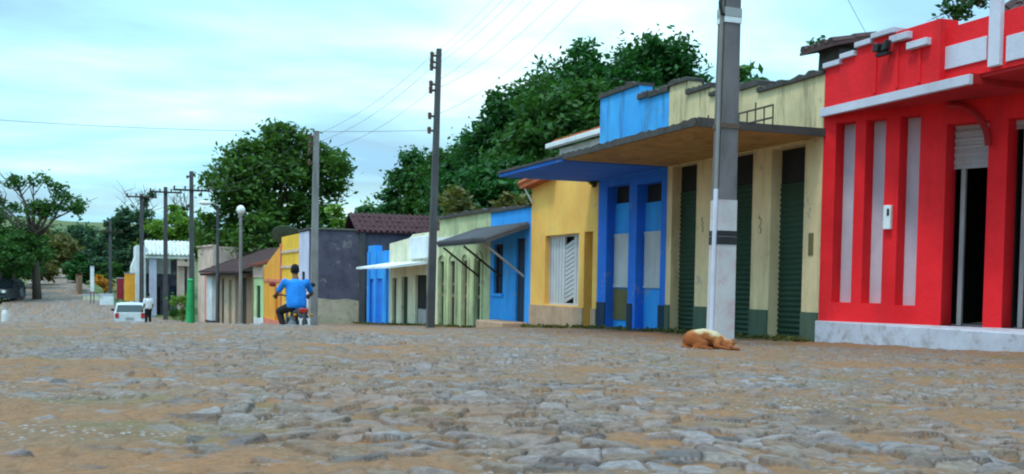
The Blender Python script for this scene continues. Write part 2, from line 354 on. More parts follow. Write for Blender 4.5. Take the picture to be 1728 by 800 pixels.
def build_street():
    ang = np.radians(np.concatenate([np.linspace(-88,-16,70,endpoint=False), np.linspace(-16,58,980,endpoint=False), np.linspace(58,120,60)]))
    inv = np.concatenate([1/np.linspace(.6,2.2,40,endpoint=False), np.linspace(1/2.2,1/45,620,endpoint=False), 1/np.geomspace(45,330,90)])
    A, I = np.meshgrid(ang, inv); R = 1/I
    X = R*np.sin(A); Y = R*np.cos(A)
    # irregular stones: nearest and second nearest of jittered seeds, in a warped, skewed lattice
    wx = X+.10*(fbm(X*2.1,Y*2.1,5)-.5)*2; wy = Y+.10*(fbm(X*2.1,Y*2.1,9)-.5)*2
    cs = .108; gx = wx/(cs*1.18); gy = wy/(cs*.92); i0 = np.floor(gx); j0 = np.floor(gy)
    f1 = np.full(X.shape, 9.); f2 = np.full(X.shape, 9.); ci = i0.copy(); cj = j0.copy(); dx1 = X*0; dy1 = X*0
    for a in (-1,0,1):
        for c in (-1,0,1):
            ii, jj = i0+a, j0+c
            px = ii+.5+.82*(h2(ii,jj,1)-.5); py = jj+.5+.82*(h2(ii,jj,2)-.5)
            dx, dy = gx-px, gy-py; d = np.hypot(dx, dy)
            nr = d < f1
            f2 = np.where(nr, f1, np.minimum(f2, d)); f1 = np.where(nr, d, f1)
            ci = np.where(nr, ii, ci); cj = np.where(nr, jj, cj); dx1 = np.where(nr, dx, dx1); dy1 = np.where(nr, dy, dy1)
    edge = np.clip((f2-f1)/.34, 0, 1)
    sid = h2(ci,cj,3); hgt = (h2(ci,cj,4)-.5)*.030 + ((h2(ci,cj,6)-.5)*dx1+(h2(ci,cj,7)-.5)*dy1)*.046
    dome = .018*(1-(1-edge)**4) + hgt + .016*(fbm(X*13,Y*13,30,4)-.5)
    wear = fbm(X*.55+3,Y*.9,40,4); wear2 = fbm(X*2.2,Y*3.1,50,3)
    lev = .014 + .060*(wear-.50) + .050*(wear2-.5) + .022*(fbm(X*9,Y*9,55,3)-.5)
    lev = lev + .034*sm((.75-X)/1.6)*sm((8.5-Y)/4)*sm((Y+3)/3) + .02*sm((-X-5)/3)*sm((45-Y)/10) - .02*sm((Y-60)/20)
    lev = lev + .016*sm((X-8.2)/1.2)
    z = np.maximum(dome, lev); soft = sm((lev-dome+.010)/.016)
    fine = .012*(fbm(X*26,Y*26,60,3)-.5)
    fade = 1/(1+(R/60)**2)
    Z = street(X,Y) + (z+soft*fine)*fade + .03*(fbm(X*.35,Y*.35,70,3)-.5)*np.clip(R/4,0,1)
    moss = sm((fbm(X*1.7+9,Y*1.7,80,4)-.63)/.12)*.4
    dust = np.clip(.20+1.1*(fbm(X*3.1,Y*3.1,90,3)-.38),0,.6)
    dirt = np.clip(np.maximum(soft, dust), 0, 1)
    keep = (X < redge(Y)+.25) & (X > ledge(Y)) & (Y > -40)
    o = grid_mesh('road', X, Y, Z, cobble_material(), keep, {'joint': (1-sm(edge/.30))*(1-.55*soft), 'stone': sid, 'dirt': dirt, 'moss': moss})
    tag(o, kind='structure')
def build_land():
    ang = np.radians(np.linspace(-180,180,361)); r = np.concatenate([np.linspace(.01,60,90), np.geomspace(62,1500,70)])
    A, R = np.meshgrid(ang, r); X = R*np.sin(A); Y = R*np.cos(A)
    Z = land(X,Y) + .25*(fbm(X*.12,Y*.12,3)-.5)*sm((np.maximum(X-redge(Y), ledge(Y)-X)-1)/4) + 26*sm((R-230)/500)*fbm(X*.004+7,Y*.004,11)
    m, t, b = principled('grass and soil', (.1,.1,.05), .95)
    g = N(t, 'ShaderNodeNewGeometry'); n = N(t, 'ShaderNodeTexNoise', Scale=.35, Detail=8, Roughness=.65); t.links.new(g.outputs['Position'], n.inputs[0])
    t.links.new(ramp(t, [(.3,(.035,.075,.018)),(.5,(.075,.11,.028)),(.62,(.17,.14,.06)),(.75,(.24,.15,.085))], n.outputs[0]).outputs[0], b.inputs['Base Color'])
    tag(grid_mesh('ground', X, Y, Z, m), kind='structure')
build_street(); build_land()
# ------------------------------------------------------------------ buildings
class House:
    """local frame: x along the facade (left to right seen from the street), y into the building, z up from the ground at its left corner"""
    def __init__(s, name, label, P0, e=(0,-1), cat='house', group=None):
        s.e = Vector((e[0],e[1],0)).normalized(); s.n = Vector((-s.e.y, s.e.x, 0)); s.P0 = Vector(P0)
        s.root = thing(name, label, cat, P0, math.atan2(s.e.y, s.e.x), group)
    def q(s, px, py, d=0):                 # a point of the photo on the plane y = d of this house
        r = ray(px, py); o = Vector((0,0,EZ)); t = (d - s.n.dot(o-s.P0))/s.n.dot(r)
        p = o+r*t-s.P0
        return s.e.dot(p), p.z
    def u(s, px, py=480, d=0): return s.q(px,py,d)[0]
    def z(s, px, py, d=0): return s.q(px,py,d)[1]
    def gnd(s, u, d=0):
        p = s.P0+s.e*u+s.n*d; return gz(p.x,p.y)-s.P0.z
def shutter(name, mat, parent, u0, u1, z0, z1, d, pitch=.075, amp=.012):
    """corrugated roll-up shutter"""
    n = max(4, int((z1-z0)/pitch*4)); pts = []
    for i in range(n+1):
        z = z0+(z1-z0)*i/n; pts.append((d-amp*math.cos(2*math.pi*(z-z0)/pitch), z))
    return B().xprism(pts+[(d+.03,z1),(d+.03,z0)], u0, u1).build(name, mat, parent)
def tiles(name, mat, parent, u0, u1, d0, z0, d1, z1, pitch=.2, r=.075, th=.05, loc=None, rz=0):
    """a slope of half-round clay tiles from the eave (d0,z0) to the ridge (d1,z1), with broken courses"""
    b = B(); b.xprism([(d0,z0),(d1,z1),(d1,z1-th),(d0,z0-th)], u0, u1)
    rn = random.Random(int(abs(u0*97+z1*31)*100)); L = math.hypot(d1-d0, z1-z0); k = max(1, int(L/.42))
    n = max(2, int((u1-u0)/pitch))
    for i in range(n):
        uc = u0+(i+.5)*(u1-u0)/n
        for j in range(k):
            a, c = j/k, (j+1.08)/k
            j1, j2 = rn.uniform(-.012,.012), rn.uniform(-.012,.02)
            p0 = (uc+j1, d0+(d1-d0)*a, z0+(z1-z0)*a+.012+j2); p1 = (uc+j1, d0+(d1-d0)*min(1,c), z0+(z1-z0)*min(1,c)-.006+j2)
            b.tube([p0,p1], [r, r*.85], 6)
    return b.build(name, mat, parent, loc=loc, rz=rz)
def ragged(u0, u1, z, th, rn, n=12, amp=.03):
    amp *= 1.5; n = int(n*1.5)
    us = [u0+(u1-u0)*i/n for i in range(n+1)]
    return [(u0,z-th)]+[(u1,z-th)]+[(u, z+rn.uniform(-amp,amp)) for u in reversed(us)]
RN = random.Random(3)
DEPTH = 7.0
def shell(h, mat, u0, u1, z1, holes, d1=DEPTH, zf=-.5, th=.28, name='wall', front=0.0):
    b = B(); b.wallgrid(u0, u1, zf, z1, front, front+th, holes)
    b.box(u0, u0+th, front+th, d1, zf, z1); b.box(u1-th, u1, front+th, d1, zf, z1); b.box(u0+th, u1-th, d1-th, d1, zf, z1)
    return b.build(name, mat, h.root)
# ---- red corner shop -------------------------------------------------------
p = hit(1380, 580, 10)
h = House('corner_shop', 'red corner shop with stepped parapet, lilac panels and white base nearest the camera', (10, p.y, p.z), cat='shop')
red = h
R_ = h.root
zs = h.z(1395, 197); zt = h.z(1395, 183)
uE = h.u(1640, 140)
zp = h.z(1380, 541)
B().box(-.02, 7.5, -.05, 2.2, -.5, zp).build('plinth', M['foot'], R_, bevel=.012)
B().box(0, uE, 0, 6, zs+.02, zt+.02).box(uE, 7.5, .14, 6, zs+.10, zt+.02).build('canopy', M['redshade'], R_)
B().box(-.02, uE+.02, -.07, 0, zs, zt).build('canopy_edge', M['lav'], R_, bevel=.006)
# stepped parapet outline
st = [(1395,1421,112),(1421,1446,97),(1447,1474,77),(1475,1514,60),(1515,1587,45)]
pts = [(0, zt+.02)]; steps = []
ua = 0
for a, b_, y in st:
    ub = h.u(b_, y); zz_ = h.z((a+b_)/2, y if b_ != 1587 else 42); pts += [(ua, zz_), (ub, zz_)]; steps.append((ua, ub, zz_)); ua = ub
pts += [(ua, zt+.02)]
B().prism(pts, 0, .3).build('parapet', M['red'], R_, bevel=.008)
for (a, c, zz_) in steps[:4]: B().box(a-.01, c-.02, -.05, .33, zz_, zz_+.075).build('parapet_cap', M['lav'], R_, bevel=.008)
for x0, x1, y0 in ((1509,1540,60),(1538,1572,71)):
    a, c = h.u(x0,y0), h.u(x1,y0); zz_ = h.z((x0+x1)/2, y0+4)
    B().box(a, c, -.09, 0, zz_-.04, zz_+.05).build('parapet_ledge', M['lav'], R_, bevel=.006)
for px in (1476, 1513, 1550):
    a = h.u(px,120); B().box(a, a+.05, -.025, 0, zt+.05, h.z(px, {1476:72,1513:66,1550:76}[px])).build('rib', M['red'], R_, bevel=.006)
ub = ua; zz_ = h.z(1600, 47, .12)
B().box(ub, 7.5, .12, .34, zt+.02, zz_).build('upper_wall', M['red'], R_)
for x0, x1, ya, yb in ((1595,1665,70,109),(1699,1766,52,96)):
    a, c = h.u(x0,ya,.1), h.u(x1,ya,.1)
    B().box(a, c, .095, .12, h.z((x0+x1)/2,yb,.1), h.z((x0+x1)/2,ya,.1)).build('upper_panel', M['lav'], R_, bevel=.004)
a, c = h.u(1673,60,.1), h.u(1692,60,.1)
B().box(a, c, .05, .12, zt+.06, zz_+.42).build('pilaster', M['lav'], R_, bevel=.006)
# black floodlight on the parapet
a, zc = h.q(1503, 83)
fl = B().box(a-.02, a+.02, -.12, 0, zc-.07, zc-.03).box(a-.11, a+.11, -.17, -.09, zc-.10, zc-.06).build('lamp_bracket', M['black'], R_)
B().prism([(a-.12,zc-.04),(a-.02,zc-.05),(a-.0,zc+.06),(a-.10,zc+.08)], -.22, -.10).prism([(a+.02,zc-.06),(a+.12,zc-.04),(a+.13,zc+.09),(a+.05,zc+.05)], -.20,-.10).build('floodlight', M['black'], R_, bevel=.01)
# old roof behind the parapet
tiles('roof', M['tiled'], R_, ub+.1, 7.4, .5, zz_-.03, 2.4, zz_+1.35, .21)
# lower wall turned away from the street under the overhang
ANG = math.radians(23.5)
e2 = Vector((h.e.x*math.cos(ANG)-h.e.y*math.sin(ANG), h.e.x*math.sin(ANG)+h.e.y*math.cos(ANG), 0))
class Sub(House):
    def __init__(s, P0, e, root): s.e = e; s.n = Vector((-e.y,e.x,0)); s.P0 = Vector(P0); s.root = root
k = Sub(h.P0, e2, R_)
nz0, nz1 = k.z(1440, 511), k.z(1425, 206)
dz1 = zs-.28
holes = [(k.u(1403,500), k.u(1437,450), nz0, nz1), (k.u(1453,500), k.u(1488,450), nz0, nz1), (k.u(1510,500), k.u(1546,450), nz0-.02, nz1)]
doors = [(k.u(1590,450), k.u(1661,450), zp, dz1), (k.u(1693,450), k.u(1775,450), zp, dz1)]
B().wallgrid(0, 6.2, zp-.02, zs+.02, 0, .36, holes+doors).box(5.9,6.2,.36,3,zp,zs).build('wall', M['red'], R_, rz=ANG)
for a, c, z0, z1 in holes:
    B().box(a, c, .27, .33, z0, z1).build('niche_panel', M['lav'], R_, rz=ANG)
for i, (a, c, z0, z1) in enumerate(doors):
    zb_ = k.z(1640, 284, .3) if i == 0 else k.z(1640,225,.3)
    ds = shutter('roller_shutter', M['shut'], R_, a, c, zb_, z1, .30, .10, .02); ds.rotation_euler = (0,0,ANG)
    B().box(a-.2, c+.2, 2.4, 2.5, z0, z1).box(a-.25,a-.2,.4,2.5,z0,z1).box(c+.2,c+.25,.4,2.5,z0,z1).build('room', M['dark'], R_, rz=ANG)
    B().box(a+.10, a+.16, .30, .36, z0, zb_).box(c-.09, c-.04,.33,.37,z0,zb_).build('door_post', M['steel'], R_, rz=ANG)
    B().box(a+.35, c-.12, 1.1, 1.5, z0+.0, z0+.95).box(a+.3,c-.2,1.6,1.9,z0+1.2,z0+1.25).build('counter', M['darkw'], R_, rz=ANG)
a, zc = k.q(1500, 367)
mb = B().box(a-.055, a+.055, -.07, 0, zc-.17, zc+.17).build('meter_box', M['white'], R_, bevel=.008, rz=ANG)
B().box(a+.0, a+.035, -.076, -.07, zc+.02, zc+.12).build('meter_window', M['black'], mb)
# curved bracket under the overhang
a = k.u(1668, 300); arc = [(a+.02+.62*(1-math.cos(t)), -.40+.4*0, 0) for t in (0,)]
bb = B(); pts_ = [(a-.55+.55*math.sin(t), -.05, zs-.62+.58*math.cos(t)) for t in np.linspace(0, math.pi/2, 9)]
bb.tube(pts_, .045, 6); bb.build('bracket', M['redshade'], R_, rz=ANG)
# ---- cream shop ------------------------------------------------------------
pc = hit(1121, 562, 10)
h = House('green_shutter_shop', 'cream shop with tall green shutters under a deep canopy, behind the nearest pole', (10, pc.y, pc.z), cat='shop')
uR = pc.y-p.y-.01
zc0 = h.z(1175, 203+10, -2.2); zc1 = h.z(1175, 203, -2.2)
zt0 = h.z(1145,141); 
dd = [(h.u(1131),h.u(1172),-.5,h.z(1150,273)), (h.u(1212),h.u(1266),-.5,h.z(1235,259)), (h.u(1297),h.u(1353),-.5,h.z(1325,249))]
pf = [(0,-.5)]
cs_ = [(1130,1161,141),(1161,1200,153),(1200,1250,155),(1250,1281,148),(1281,1386,141)]
ua = 0; caps = []
zlast = None
tops = []
for a, b_, y in cs_:
    ub = h.u(b_, y) if b_ != 1386 else uR
    tops.append((ua, ub, h.z((a+b_)/2, y))); ua = ub
zmin = min(t[2] for t in tops)
shell(h, M['cream'], 0, uR, zc0-.02, dd, th=.42)
B().prism([(0,zc0-.02)]+[q for t in tops for q in ((t[0],t[2]),(t[1],t[2]))]+[(uR,zc0-.02)], 0, .3).build('parapet', M['creamst'], h.root)
for a, c, z_ in tops:
    B().prism(ragged(a-.01, c+.01, z_+.07, .075, RN, 10, .022), -.05, .34).build('parapet_cap', M['mould'], h.root)
b = B(); wz = h.z(1290, 523)
edges = [0]+[x for d_ in dd for x in d_[:2]]+[uR]
for i in range(0, len(edges), 2): B().box(edges[i]+.004, edges[i+1]-.0, -.022, 0, -.5, wz).build('skirting', M['wains'], h.root)
for a, c, z0, z1 in dd:
    shutter('roller_shutter', M['bgreen'], h.root, a, c, -.3, z1-.55, .19, .085, .014)
    B().box(a, c, .20, .27, z1-.55, z1).build('shutter_box', M['dark'], h.root)
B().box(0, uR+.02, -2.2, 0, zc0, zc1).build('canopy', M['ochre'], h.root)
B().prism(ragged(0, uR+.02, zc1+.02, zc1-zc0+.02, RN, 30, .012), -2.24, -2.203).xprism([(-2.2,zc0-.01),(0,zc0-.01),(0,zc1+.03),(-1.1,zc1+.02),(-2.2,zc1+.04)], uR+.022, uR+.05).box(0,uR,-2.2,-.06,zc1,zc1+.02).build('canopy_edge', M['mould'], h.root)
def railing(h, u0, u1, d, z0, hh, n):
    b = B()
    for z in (z0+hh, z0+hh*.55): b.tube([(u0,d,z),(u1,d,z)], .016, 6)
    for i in range(n+1):
        u = u0+(u1-u0)*i/n; b.tube([(u,d,z0),(u,d,z0+hh*(1.0 if i%3 else 1.25))], .014, 5)
    b.build('railing', M['rust'], h.root)
railing(h, .9, uR-.5, -.55, zc1, .42, 14)
roofz = h.z(1300,128,2.5)
tiles('roof', M['tiled'], h.root, .2, uR, .7, tops[-1][2]-.25, 4.2, tops[-1][2]+.62, .22)
# ruined stub with a tile cap on the party wall
a = h.u(1380, 110, .8)
rs = B().prism([(a-.16,zmin-.3),(a+.42,zmin-.3),(a+.40,zmin+.62),(a+.2,zmin+.75),(a-.10,zmin+.66)], .9, 1.4).build('chimney', M['mould'], h.root)
tiles('chimney_cap', M['tiled'], rs, a-.35, a+.5, .7, zmin+.68, 1.6, zmin+.90, .17)
# scribbles on two pillars, stains of old bills
def scribble(h, px, py, seed, d=-.006, mat='black', sc=.16):
    rn = random.Random(seed); u, z = h.q(px,py); pts_ = [(u+rn.uniform(-.35,.35)*sc*1.2, d, z+sc*(1.6-.32*i)+rn.uniform(-.3,.3)*sc) for i in range(11)]
    B().tube(pts_, .006, 4).build('scribble', M[mat], h.root)
scribble(h, 1283, 378, 4, sc=.10, mat='olive'); scribble(h, 1186, 380, 9, sc=.09, mat='olive')
a, zc = h.q(1369, 412)
B().box(a-.055,a+.055,-.02,0,zc-.17,zc+.17).build('switch_box', M['olive'], h.root, bevel=.01)
cream_h = h
# ---- blue shop next to it --------------------------------------------------
pb = hit(1006, 556, 10)
h = House('blue_shop', 'narrow blue shop with two tall doors and dark skirting, beside the yellow house', (10, pb.y, pb.z), cat='shop')
uR = pb.y-pc.y-.01
c0, c1 = zc0+pc.z-pb.z, zc1+pc.z-pb.z
dz_ = h.z(1040,313)
dd = [(h.u(1022), h.u(1059), -.5, dz_), (h.u(1072), h.u(1113), -.5, h.z(1092,309))]
shell(h, M['blue'], 0, uR, c0-.03, dd, th=.34)
tz = [(0, h.u(1079,155), h.z(1046,155)), (h.u(1079,155), h.u(1096,160), h.z(1088,165)), (h.u(1096,160), uR, h.z(1113,159))]
B().prism([(0,c0-.03)]+[q for t in tz for q in ((t[0],t[2]),(t[1],t[2]))]+[(uR,c0-.03)], 0, .3).build('parapet', M['azurest'], h.root)
for a, c, z_ in tz: B().prism(ragged(a-.01, c+.01, z_+.10, .105, RN, 8, .03), -.05, .34).build('parapet_cap', M['mould'], h.root)
wz = h.z(1055, 512); b = B()
for a, c in ((0.01,dd[0][0]), (dd[0][1],dd[1][0]-.12), (dd[1][1]-.02,uR-.005)): B().box(a, c, -.02, 0, -.5, wz).build('skirting', M['navy'], h.root)
for i, (a, c, z0, z1) in enumerate(dd):
    dr = B().box(a, c, .20, .26, -.4, z1-.36).build('door', M['azure'], h.root)
    B().box(a+.02, c-.02, .24, .3, z1-.36, z1).build('transom', M['dark'], h.root)
    za, zb_ = h.z(1090,390), h.z(1090,486)
    B().wallgrid(a+.05, c-.05, zb_, za, .165, .20, []).box(a+.05,c-.05,.15,.165,za-.05,za).box(a+.05,c-.05,.15,.165,zb_,zb_+.05).build('door_panel', M['shut'], dr)
    if i == 0: B().box(a+.05,c-.05,.16,.2,h.z(1040,540),zb_-.03).build('lower_panel', M['olive'], dr)
    B().ball((c-.10,.14,(za+zb_)/2-.35),.022).build('handle', M['black'], dr)
uL = h.u(1030,560)-1.05
B().box(0-.35, uR, -2.2, 0, c0-.02, c1-.02).build('canopy', M['blue'], h.root)
B().prism(ragged(-.35, uR, c1+.01, (c1-c0)*.55, RN, 20, .012), -2.24, -2.203).box(-.35,uR,-2.2,-.06,c1-.02,c1+.01).build('canopy_edge', M['mould'], h.root)
railing(h, .15, uR-.1, -.55, c1, .40, 9)
tiles('roof', M['tiled'], h.root, .2, uR, .7, tz[0][2]-.35, 4.2, tz[0][2]+.25, .22)
# ---- house behind with orange tiles and white eave --------------------------
ph = hit(1012, 560, 13)
hb = House('tiled_roof_house', 'house set back behind the canopy showing only an orange tiled roof and white gutter', (13.0, ph.y+3.0, lz(13.5, ph.y)), cat='house')
zg = hb.z(975, 237, 0)
B().box(0, 3.4, 0, 5, -.5, zg-.1).build('wall', M['white'], hb.root)
B().box(-.25, 3.5, -.38, -.2, zg-.1, zg+.05).build('gutter', M['white'], hb.root, bevel=.02)
tiles('roof', M['tileb'], hb.root, -.1, 3.4, -.25, zg+.05, 2.6, zg+1.0, .2)
# ---- yellow house -----------------------------------------------------------
py_ = hit(894, 553, 10)
h = House('yellow_house', 'yellow house with worn pink base and a pale metal gate, between the two blue fronts', (10, py_.y, py_.z))
uR = py_.y-pb.y-.01
zt = h.z(990, 289); zl = h.z(895, 316); ux = h.u(937, 289)
g0, g1 = h.u(919), h.u(976); gz0, gz1 = h.z(945,515), h.z(945,396)
n0, n1 = h.u(985), h.u(999); ngz = h.z(992,391)
b = B(); b.wallgrid(0, uR, -.5, zl, 0, .3, [(g0,g1,gz0,gz1),(n0,n1,-.5,ngz)])
b.prism([(0,zl),(uR,zl),(uR,zt),(ux,zt)], 0, .3)
b.box(0,.28,.3,DEPTH,-.5,zl).box(uR-.28,uR,.3,DEPTH,-.5,zl).box(.28,uR-.28,DEPTH-.28,DEPTH,-.5,zl)
b.build('wall', M['yellow'], h.root)
b = B()
for a, c in ((0.0,n0),(n1,uR-.002)): b.box(a,c,-.03,0,-.5,h.z(945,517))
b.build('base', M['pinkb'], h.root)
gt = B().box(g0,g0+.05,.12,.2,gz0,gz1).box(g1-.05,g1,.12,.2,gz0,gz1).box(g0+.05,g1-.05,.12,.2,gz1-.05,gz1).box(g0+.05,g1-.05,.12,.2,gz0,gz0+.05)
gm = (g0+g1)/2
gt = gt.build('gate', M['shut'], h.root)
B().box(g0+.05,g1-.05,.26,.29,gz0,gz1).build('dark_backing', M['dark'], gt)
b = B(); n = 22
for i in range(n):                         # corrugated leaf on the left and upright bars on the right
    a = g0+.05+(g1-g0-.1)*i/n; c = g0+.05+(g1-g0-.1)*(i+.93)/n
    if i < 10 or i > 15: b.box(a,c,.14-.012*(i%2),.18,gz0+.05,gz1-.05)
for j in range(13):                        # slanting louvre strips
    za = gz0+.06+(gz1-gz0-.35)*j/12.5
    ua_, ub_ = g0+.05+(g1-g0-.1)*9.8/n, g0+.05+(g1-g0-.1)*16.1/n
    b.prism([(ua_,za),(ub_,za+.15),(ub_,za+.235),(ua_,za+.085)], .15, .18)
b.build('gate_leaf', M['shut'], gt)
B().box(n0,n1,.2,.26,-.4,ngz).build('side_door', M['brownw'], h.root)
tl = B()                                   # tiled slope running down to the left
tl.prism([(ux+.1,zt+.0),(-.15,zl-.05),(-.15,zl+.07),(ux+.1,zt+.13)], -.28, 6)
for j in range(30):
    d_ = -.24+.21*j
    for k_ in range(3):
        f0, f1 = k_/3, (k_+1.06)/3
        P_ = lambda f: (-.2+(ux+.25)*f, d_, zl+.05+(zt-zl+.06)*f+.03)
        tl.tube([P_(f0),P_(min(1,f1))], [.085,.07], 6)
tl.build('roof', M['tileb'], h.root)
B().prism([(ux+.05,zt+.0),(uR,zt+.0),(uR,zt+.07),(ux+.05,zt+.07)],-.03,.35).build('coping', M['yellow'], h.root)
B().box(ux,uR,.35,DEPTH,zt-.1,zt-.02).build('flat_roof', M['mould'], h.root)
B().tube([(-.03,-.2,zl-.02),(.06,-.1,zl-.25),(.12,-.03,zl-.42)],.022,6).build('downpipe', M['white'], h.root)
yel = h
# ---- sky blue house with awning ----------------------------------------------
ps = hit(826, 555, 10)
h = House('azure_house', 'small bright blue house left of the yellow house, under half of a sloping awning', (10, ps.y, ps.z))
uR = ps.y-py_.y-.01; zt = h.z(860, 355)
wn = (h.u(833), h.u(848), h.z(840,495), h.z(840,412)); dn = (h.u(870), h.u(885), -.5, h.z(877,402))
shell(h, M['azure'], 0, uR, zt, [wn,dn])
wo_ = B().box(wn[0],wn[1],.12,.18,wn[2],wn[3]).build('window', M['navy'], h.root)
B().box(wn[0],wn[0]+.06,.07,.12,wn[2],wn[3]).box(wn[1]-.06,wn[1],.07,.12,wn[2],wn[3]).box(wn[0]+.06,wn[1]-.06,.07,.12,wn[3]-.07,wn[3]).box((wn[0]+wn[1])/2-.025,(wn[0]+wn[1])/2+.025,.09,.12,wn[2],wn[3]-.07).build('frame', M['darkw'], wo_)
B().box(wn[0]-.08,wn[1]+.08,-.07,.07,wn[2]-.08,wn[2]).build('sill', M['azure'], wo_)
B().box(dn[0],dn[1],.06,.12,-.4,dn[3]).build('door', M['navy'], h.root)
B().prism(ragged(0,uR,zt+.09,.09,RN,8,.02),-.06,.36).build('parapet_cap', M['mould'], h.root)
tiles('roof', M['tiled'], h.root, .0, uR, .5, zt-.1, 4, zt+.25, .24)
a, c = h.u(846,540), h.u(893,540)
B().box(a,c,-.75,-.03,-.4,.30).build('step', M['pinkb'], h.root, bevel=.03)
az = h
# ---- pale green house ---------------------------------------------------------
pg = hit(740, 552, 10)
h = House('pale_green_house', 'weathered pale green house with four tall arched doorways, right of the dark second pole', (10, pg.y, pg.z))
uR = pg.y-ps.y-.01; zt = h.z(785,364)
dd = []
for a, c in ((742.5,751),(759.5,769.5),(781.5,790),(803,812.5)):
    a, c = h.u(a), h.u(c); dd.append((a,c,-.5,h.z(775,440)))
shell(h, M['palegreen'], 0, uR, zt, dd, th=.36)
for i, (a, c, z0, z1) in enumerate(dd):
    B().box(a,c,.07,.13,-.4,z1).build('door', M['dgreen' if i in (0,3) else 'darkw'], h.root)
    B().box(m_:=(a+c)/2,m_+.03,.05,.07,-.4,z1).box(a+.05,c-.05,.045,.07,1.0,1.1).box(a+.05,c-.05,.045,.07,z1-.75,z1-.68).build('door_battens', M['brownw'], h.root)
    b = B(); m_ = (a+c)/2; rr = (c-a)/2+.13
    o_ = [(m_+rr*math.cos(t), z1-.02+rr*.75*math.sin(t)) for t in np.linspace(0,math.pi,11)]; i_ = [(m_+(rr-.1)*math.cos(t), z1-.02+(rr-.1)*.75*math.sin(t)) for t in np.linspace(math.pi,0,11)]
    b.prism(o_+i_, -.05, 0); b.box(a-.13,a-.03,-.05,0,-.4,z1-.02).box(c+.03,c+.13,-.05,0,-.4,z1-.02); b.build('arch_moulding', M['palegreen'], h.root)
B().prism(ragged(0,uR,zt+.10,.10,RN,12,.03),-.08,.36).build('parapet_cap', M['mould'], h.root)
B().box(0,uR,-.10,0,h.z(785,402),h.z(785,397)).build('string_course', M['white'], h.root)
tiles('roof', M['tiled'], h.root, .0, uR, .5, zt-.1, 4, zt+.2, .24)
gr = h
# ---- dark awning across the two ---------------------------------------------
aw = thing('awning', 'dark grey sloping awning on struts over the blue and pale green fronts', 'awning', (10, ps.y, ps.z), -math.pi/2)
zi = az.z(893,382); zo = az.z(815, 409, -1.15)
u0_, u1_ = ps.y-hit(742,420,8.85).y, ps.y-py_.y-.08
b = B(); b.xprism([(-.02,zi+.05),(-1.2,zo+.05),(-1.2,zo-.03),(-.02,zi-.03)], u0_, u1_)
n = 26
for i in range(n): b.tube([(u0_+(u1_-u0_)*(i+.5)/n,-.03,zi+.06),(u0_+(u1_-u0_)*(i+.5)/n,-1.24,zo+.06)], .07, 6)
b.build('awning_sheet', M['slate'], aw)
for u in (u0_+.2, (u0_+u1_)/2, u1_-.3):
    B().tube([(u,-1.1,zo-.05),(u,-.02,zo-.85)], .03, 6).build('strut', M['steel' if u > 1 else 'darkw'], aw)
# ---- ivory house ----------------------------------------------------------------
pi_ = hit(656, 549, 10)
h = House('ivory_house', 'ivory house with narrow dark doorways and white ledge, just left of the dark second pole', (10, pi_.y, pi_.z))
uR = pi_.y-pg.y-.01; zt = h.z(690,402)
dd = [(h.u(662),h.u(669),-.5,h.z(670,469)), (h.u(678),h.u(688),-.5,h.z(680,467)), (h.u(701),h.u(720),-.5,h.z(710,464))]
shell(h, M['creamw'], 0, uR, zt-.35, dd, th=.4)
B().prism([(0,zt-.35),(0,zt-.12),(h.u(690),zt+.0),(h.u(696),zt+.12),(uR-.02,zt+.12),(uR-.02,zt-.35)],0,.3).build('parapet', M['creamw'], h.root)
B().box(h.u(695),uR-.6,-.12,0,h.z(700,437),zt+.0).build('sign_block', M['white'], h.root, bevel=.02)
for i, (a, c, z0, z1) in enumerate(dd): B().box(a,c,.09,.15,-.4,z1).build('door', M['dark' if i==2 else 'dgreen'], h.root)
a, c = h.u(704), h.u(722)
B().box(a+.05,c,.03,.07,-.4,.75).build('half_gate', M['steel'], h.root)
za = h.z(660,447,-.6)
B().xprism([(0,za+.12),(-1.3,za-.08),(-1.3,za-.15),(0,za+.02)], .1, uR-1.2).build('ledge', M['white'], h.root)
tiles('roof', M['tiled'], h.root, 0, uR, .45, zt-.45, 3.3, zt-.15, .24)
iv = h
# ---- blue striped house ------------------------------------------------------------
pe = hit(621, 548, 10)
h = House('blue_striped_house', 'narrow blue house with two deep blue doors beside the big grey wall', (10, pe.y, pe.z))
uR = pe.y-pi_.y-.01; zt = h.z(640,424)
dd = [(h.u(624),h.u(631.5),-.5,h.z(640,471)), (h.u(636.5),h.u(645),-.5,h.z(640,470))]
shell(h, M['azure'], 0, uR, zt, dd, th=.3)
for a, c, z0, z1 in dd: B().box(a,c,.06,.12,-.4,z1).build('door', M['blue'], h.root)
for px in (622.5, 634, 652): 
    a = h.u(px); B().box(max(.01,a-.12),min(uR,a+.22),-.06,0,-.4,zt+.0).build('pier', M['azure'], h.root)
a = h.u(626); B().box(a-.5,a+.6,0,.3,zt,h.z(630,414)).build('parapet_block', M['azure'], h.root)
B().xprism([(0,za+.12+pi_.z-pe.z),(-1.1,za-.08+pi_.z-pe.z),(-1.1,za-.15+pi_.z-pe.z),(0,za+.02+pi_.z-pe.z)], h.u(606,452,-1.1), uR-.05).build('ledge', M['white'], h.root)
tiles('roof', M['tiled'], h.root, 0, uR, .45, zt-.35, 3.1, zt-.1, .24)
def onS_(px,py,s_):
    d = ray(px,py); t = s_/d.y; return Vector((t*d.x, s_, t*d.z+EZ))
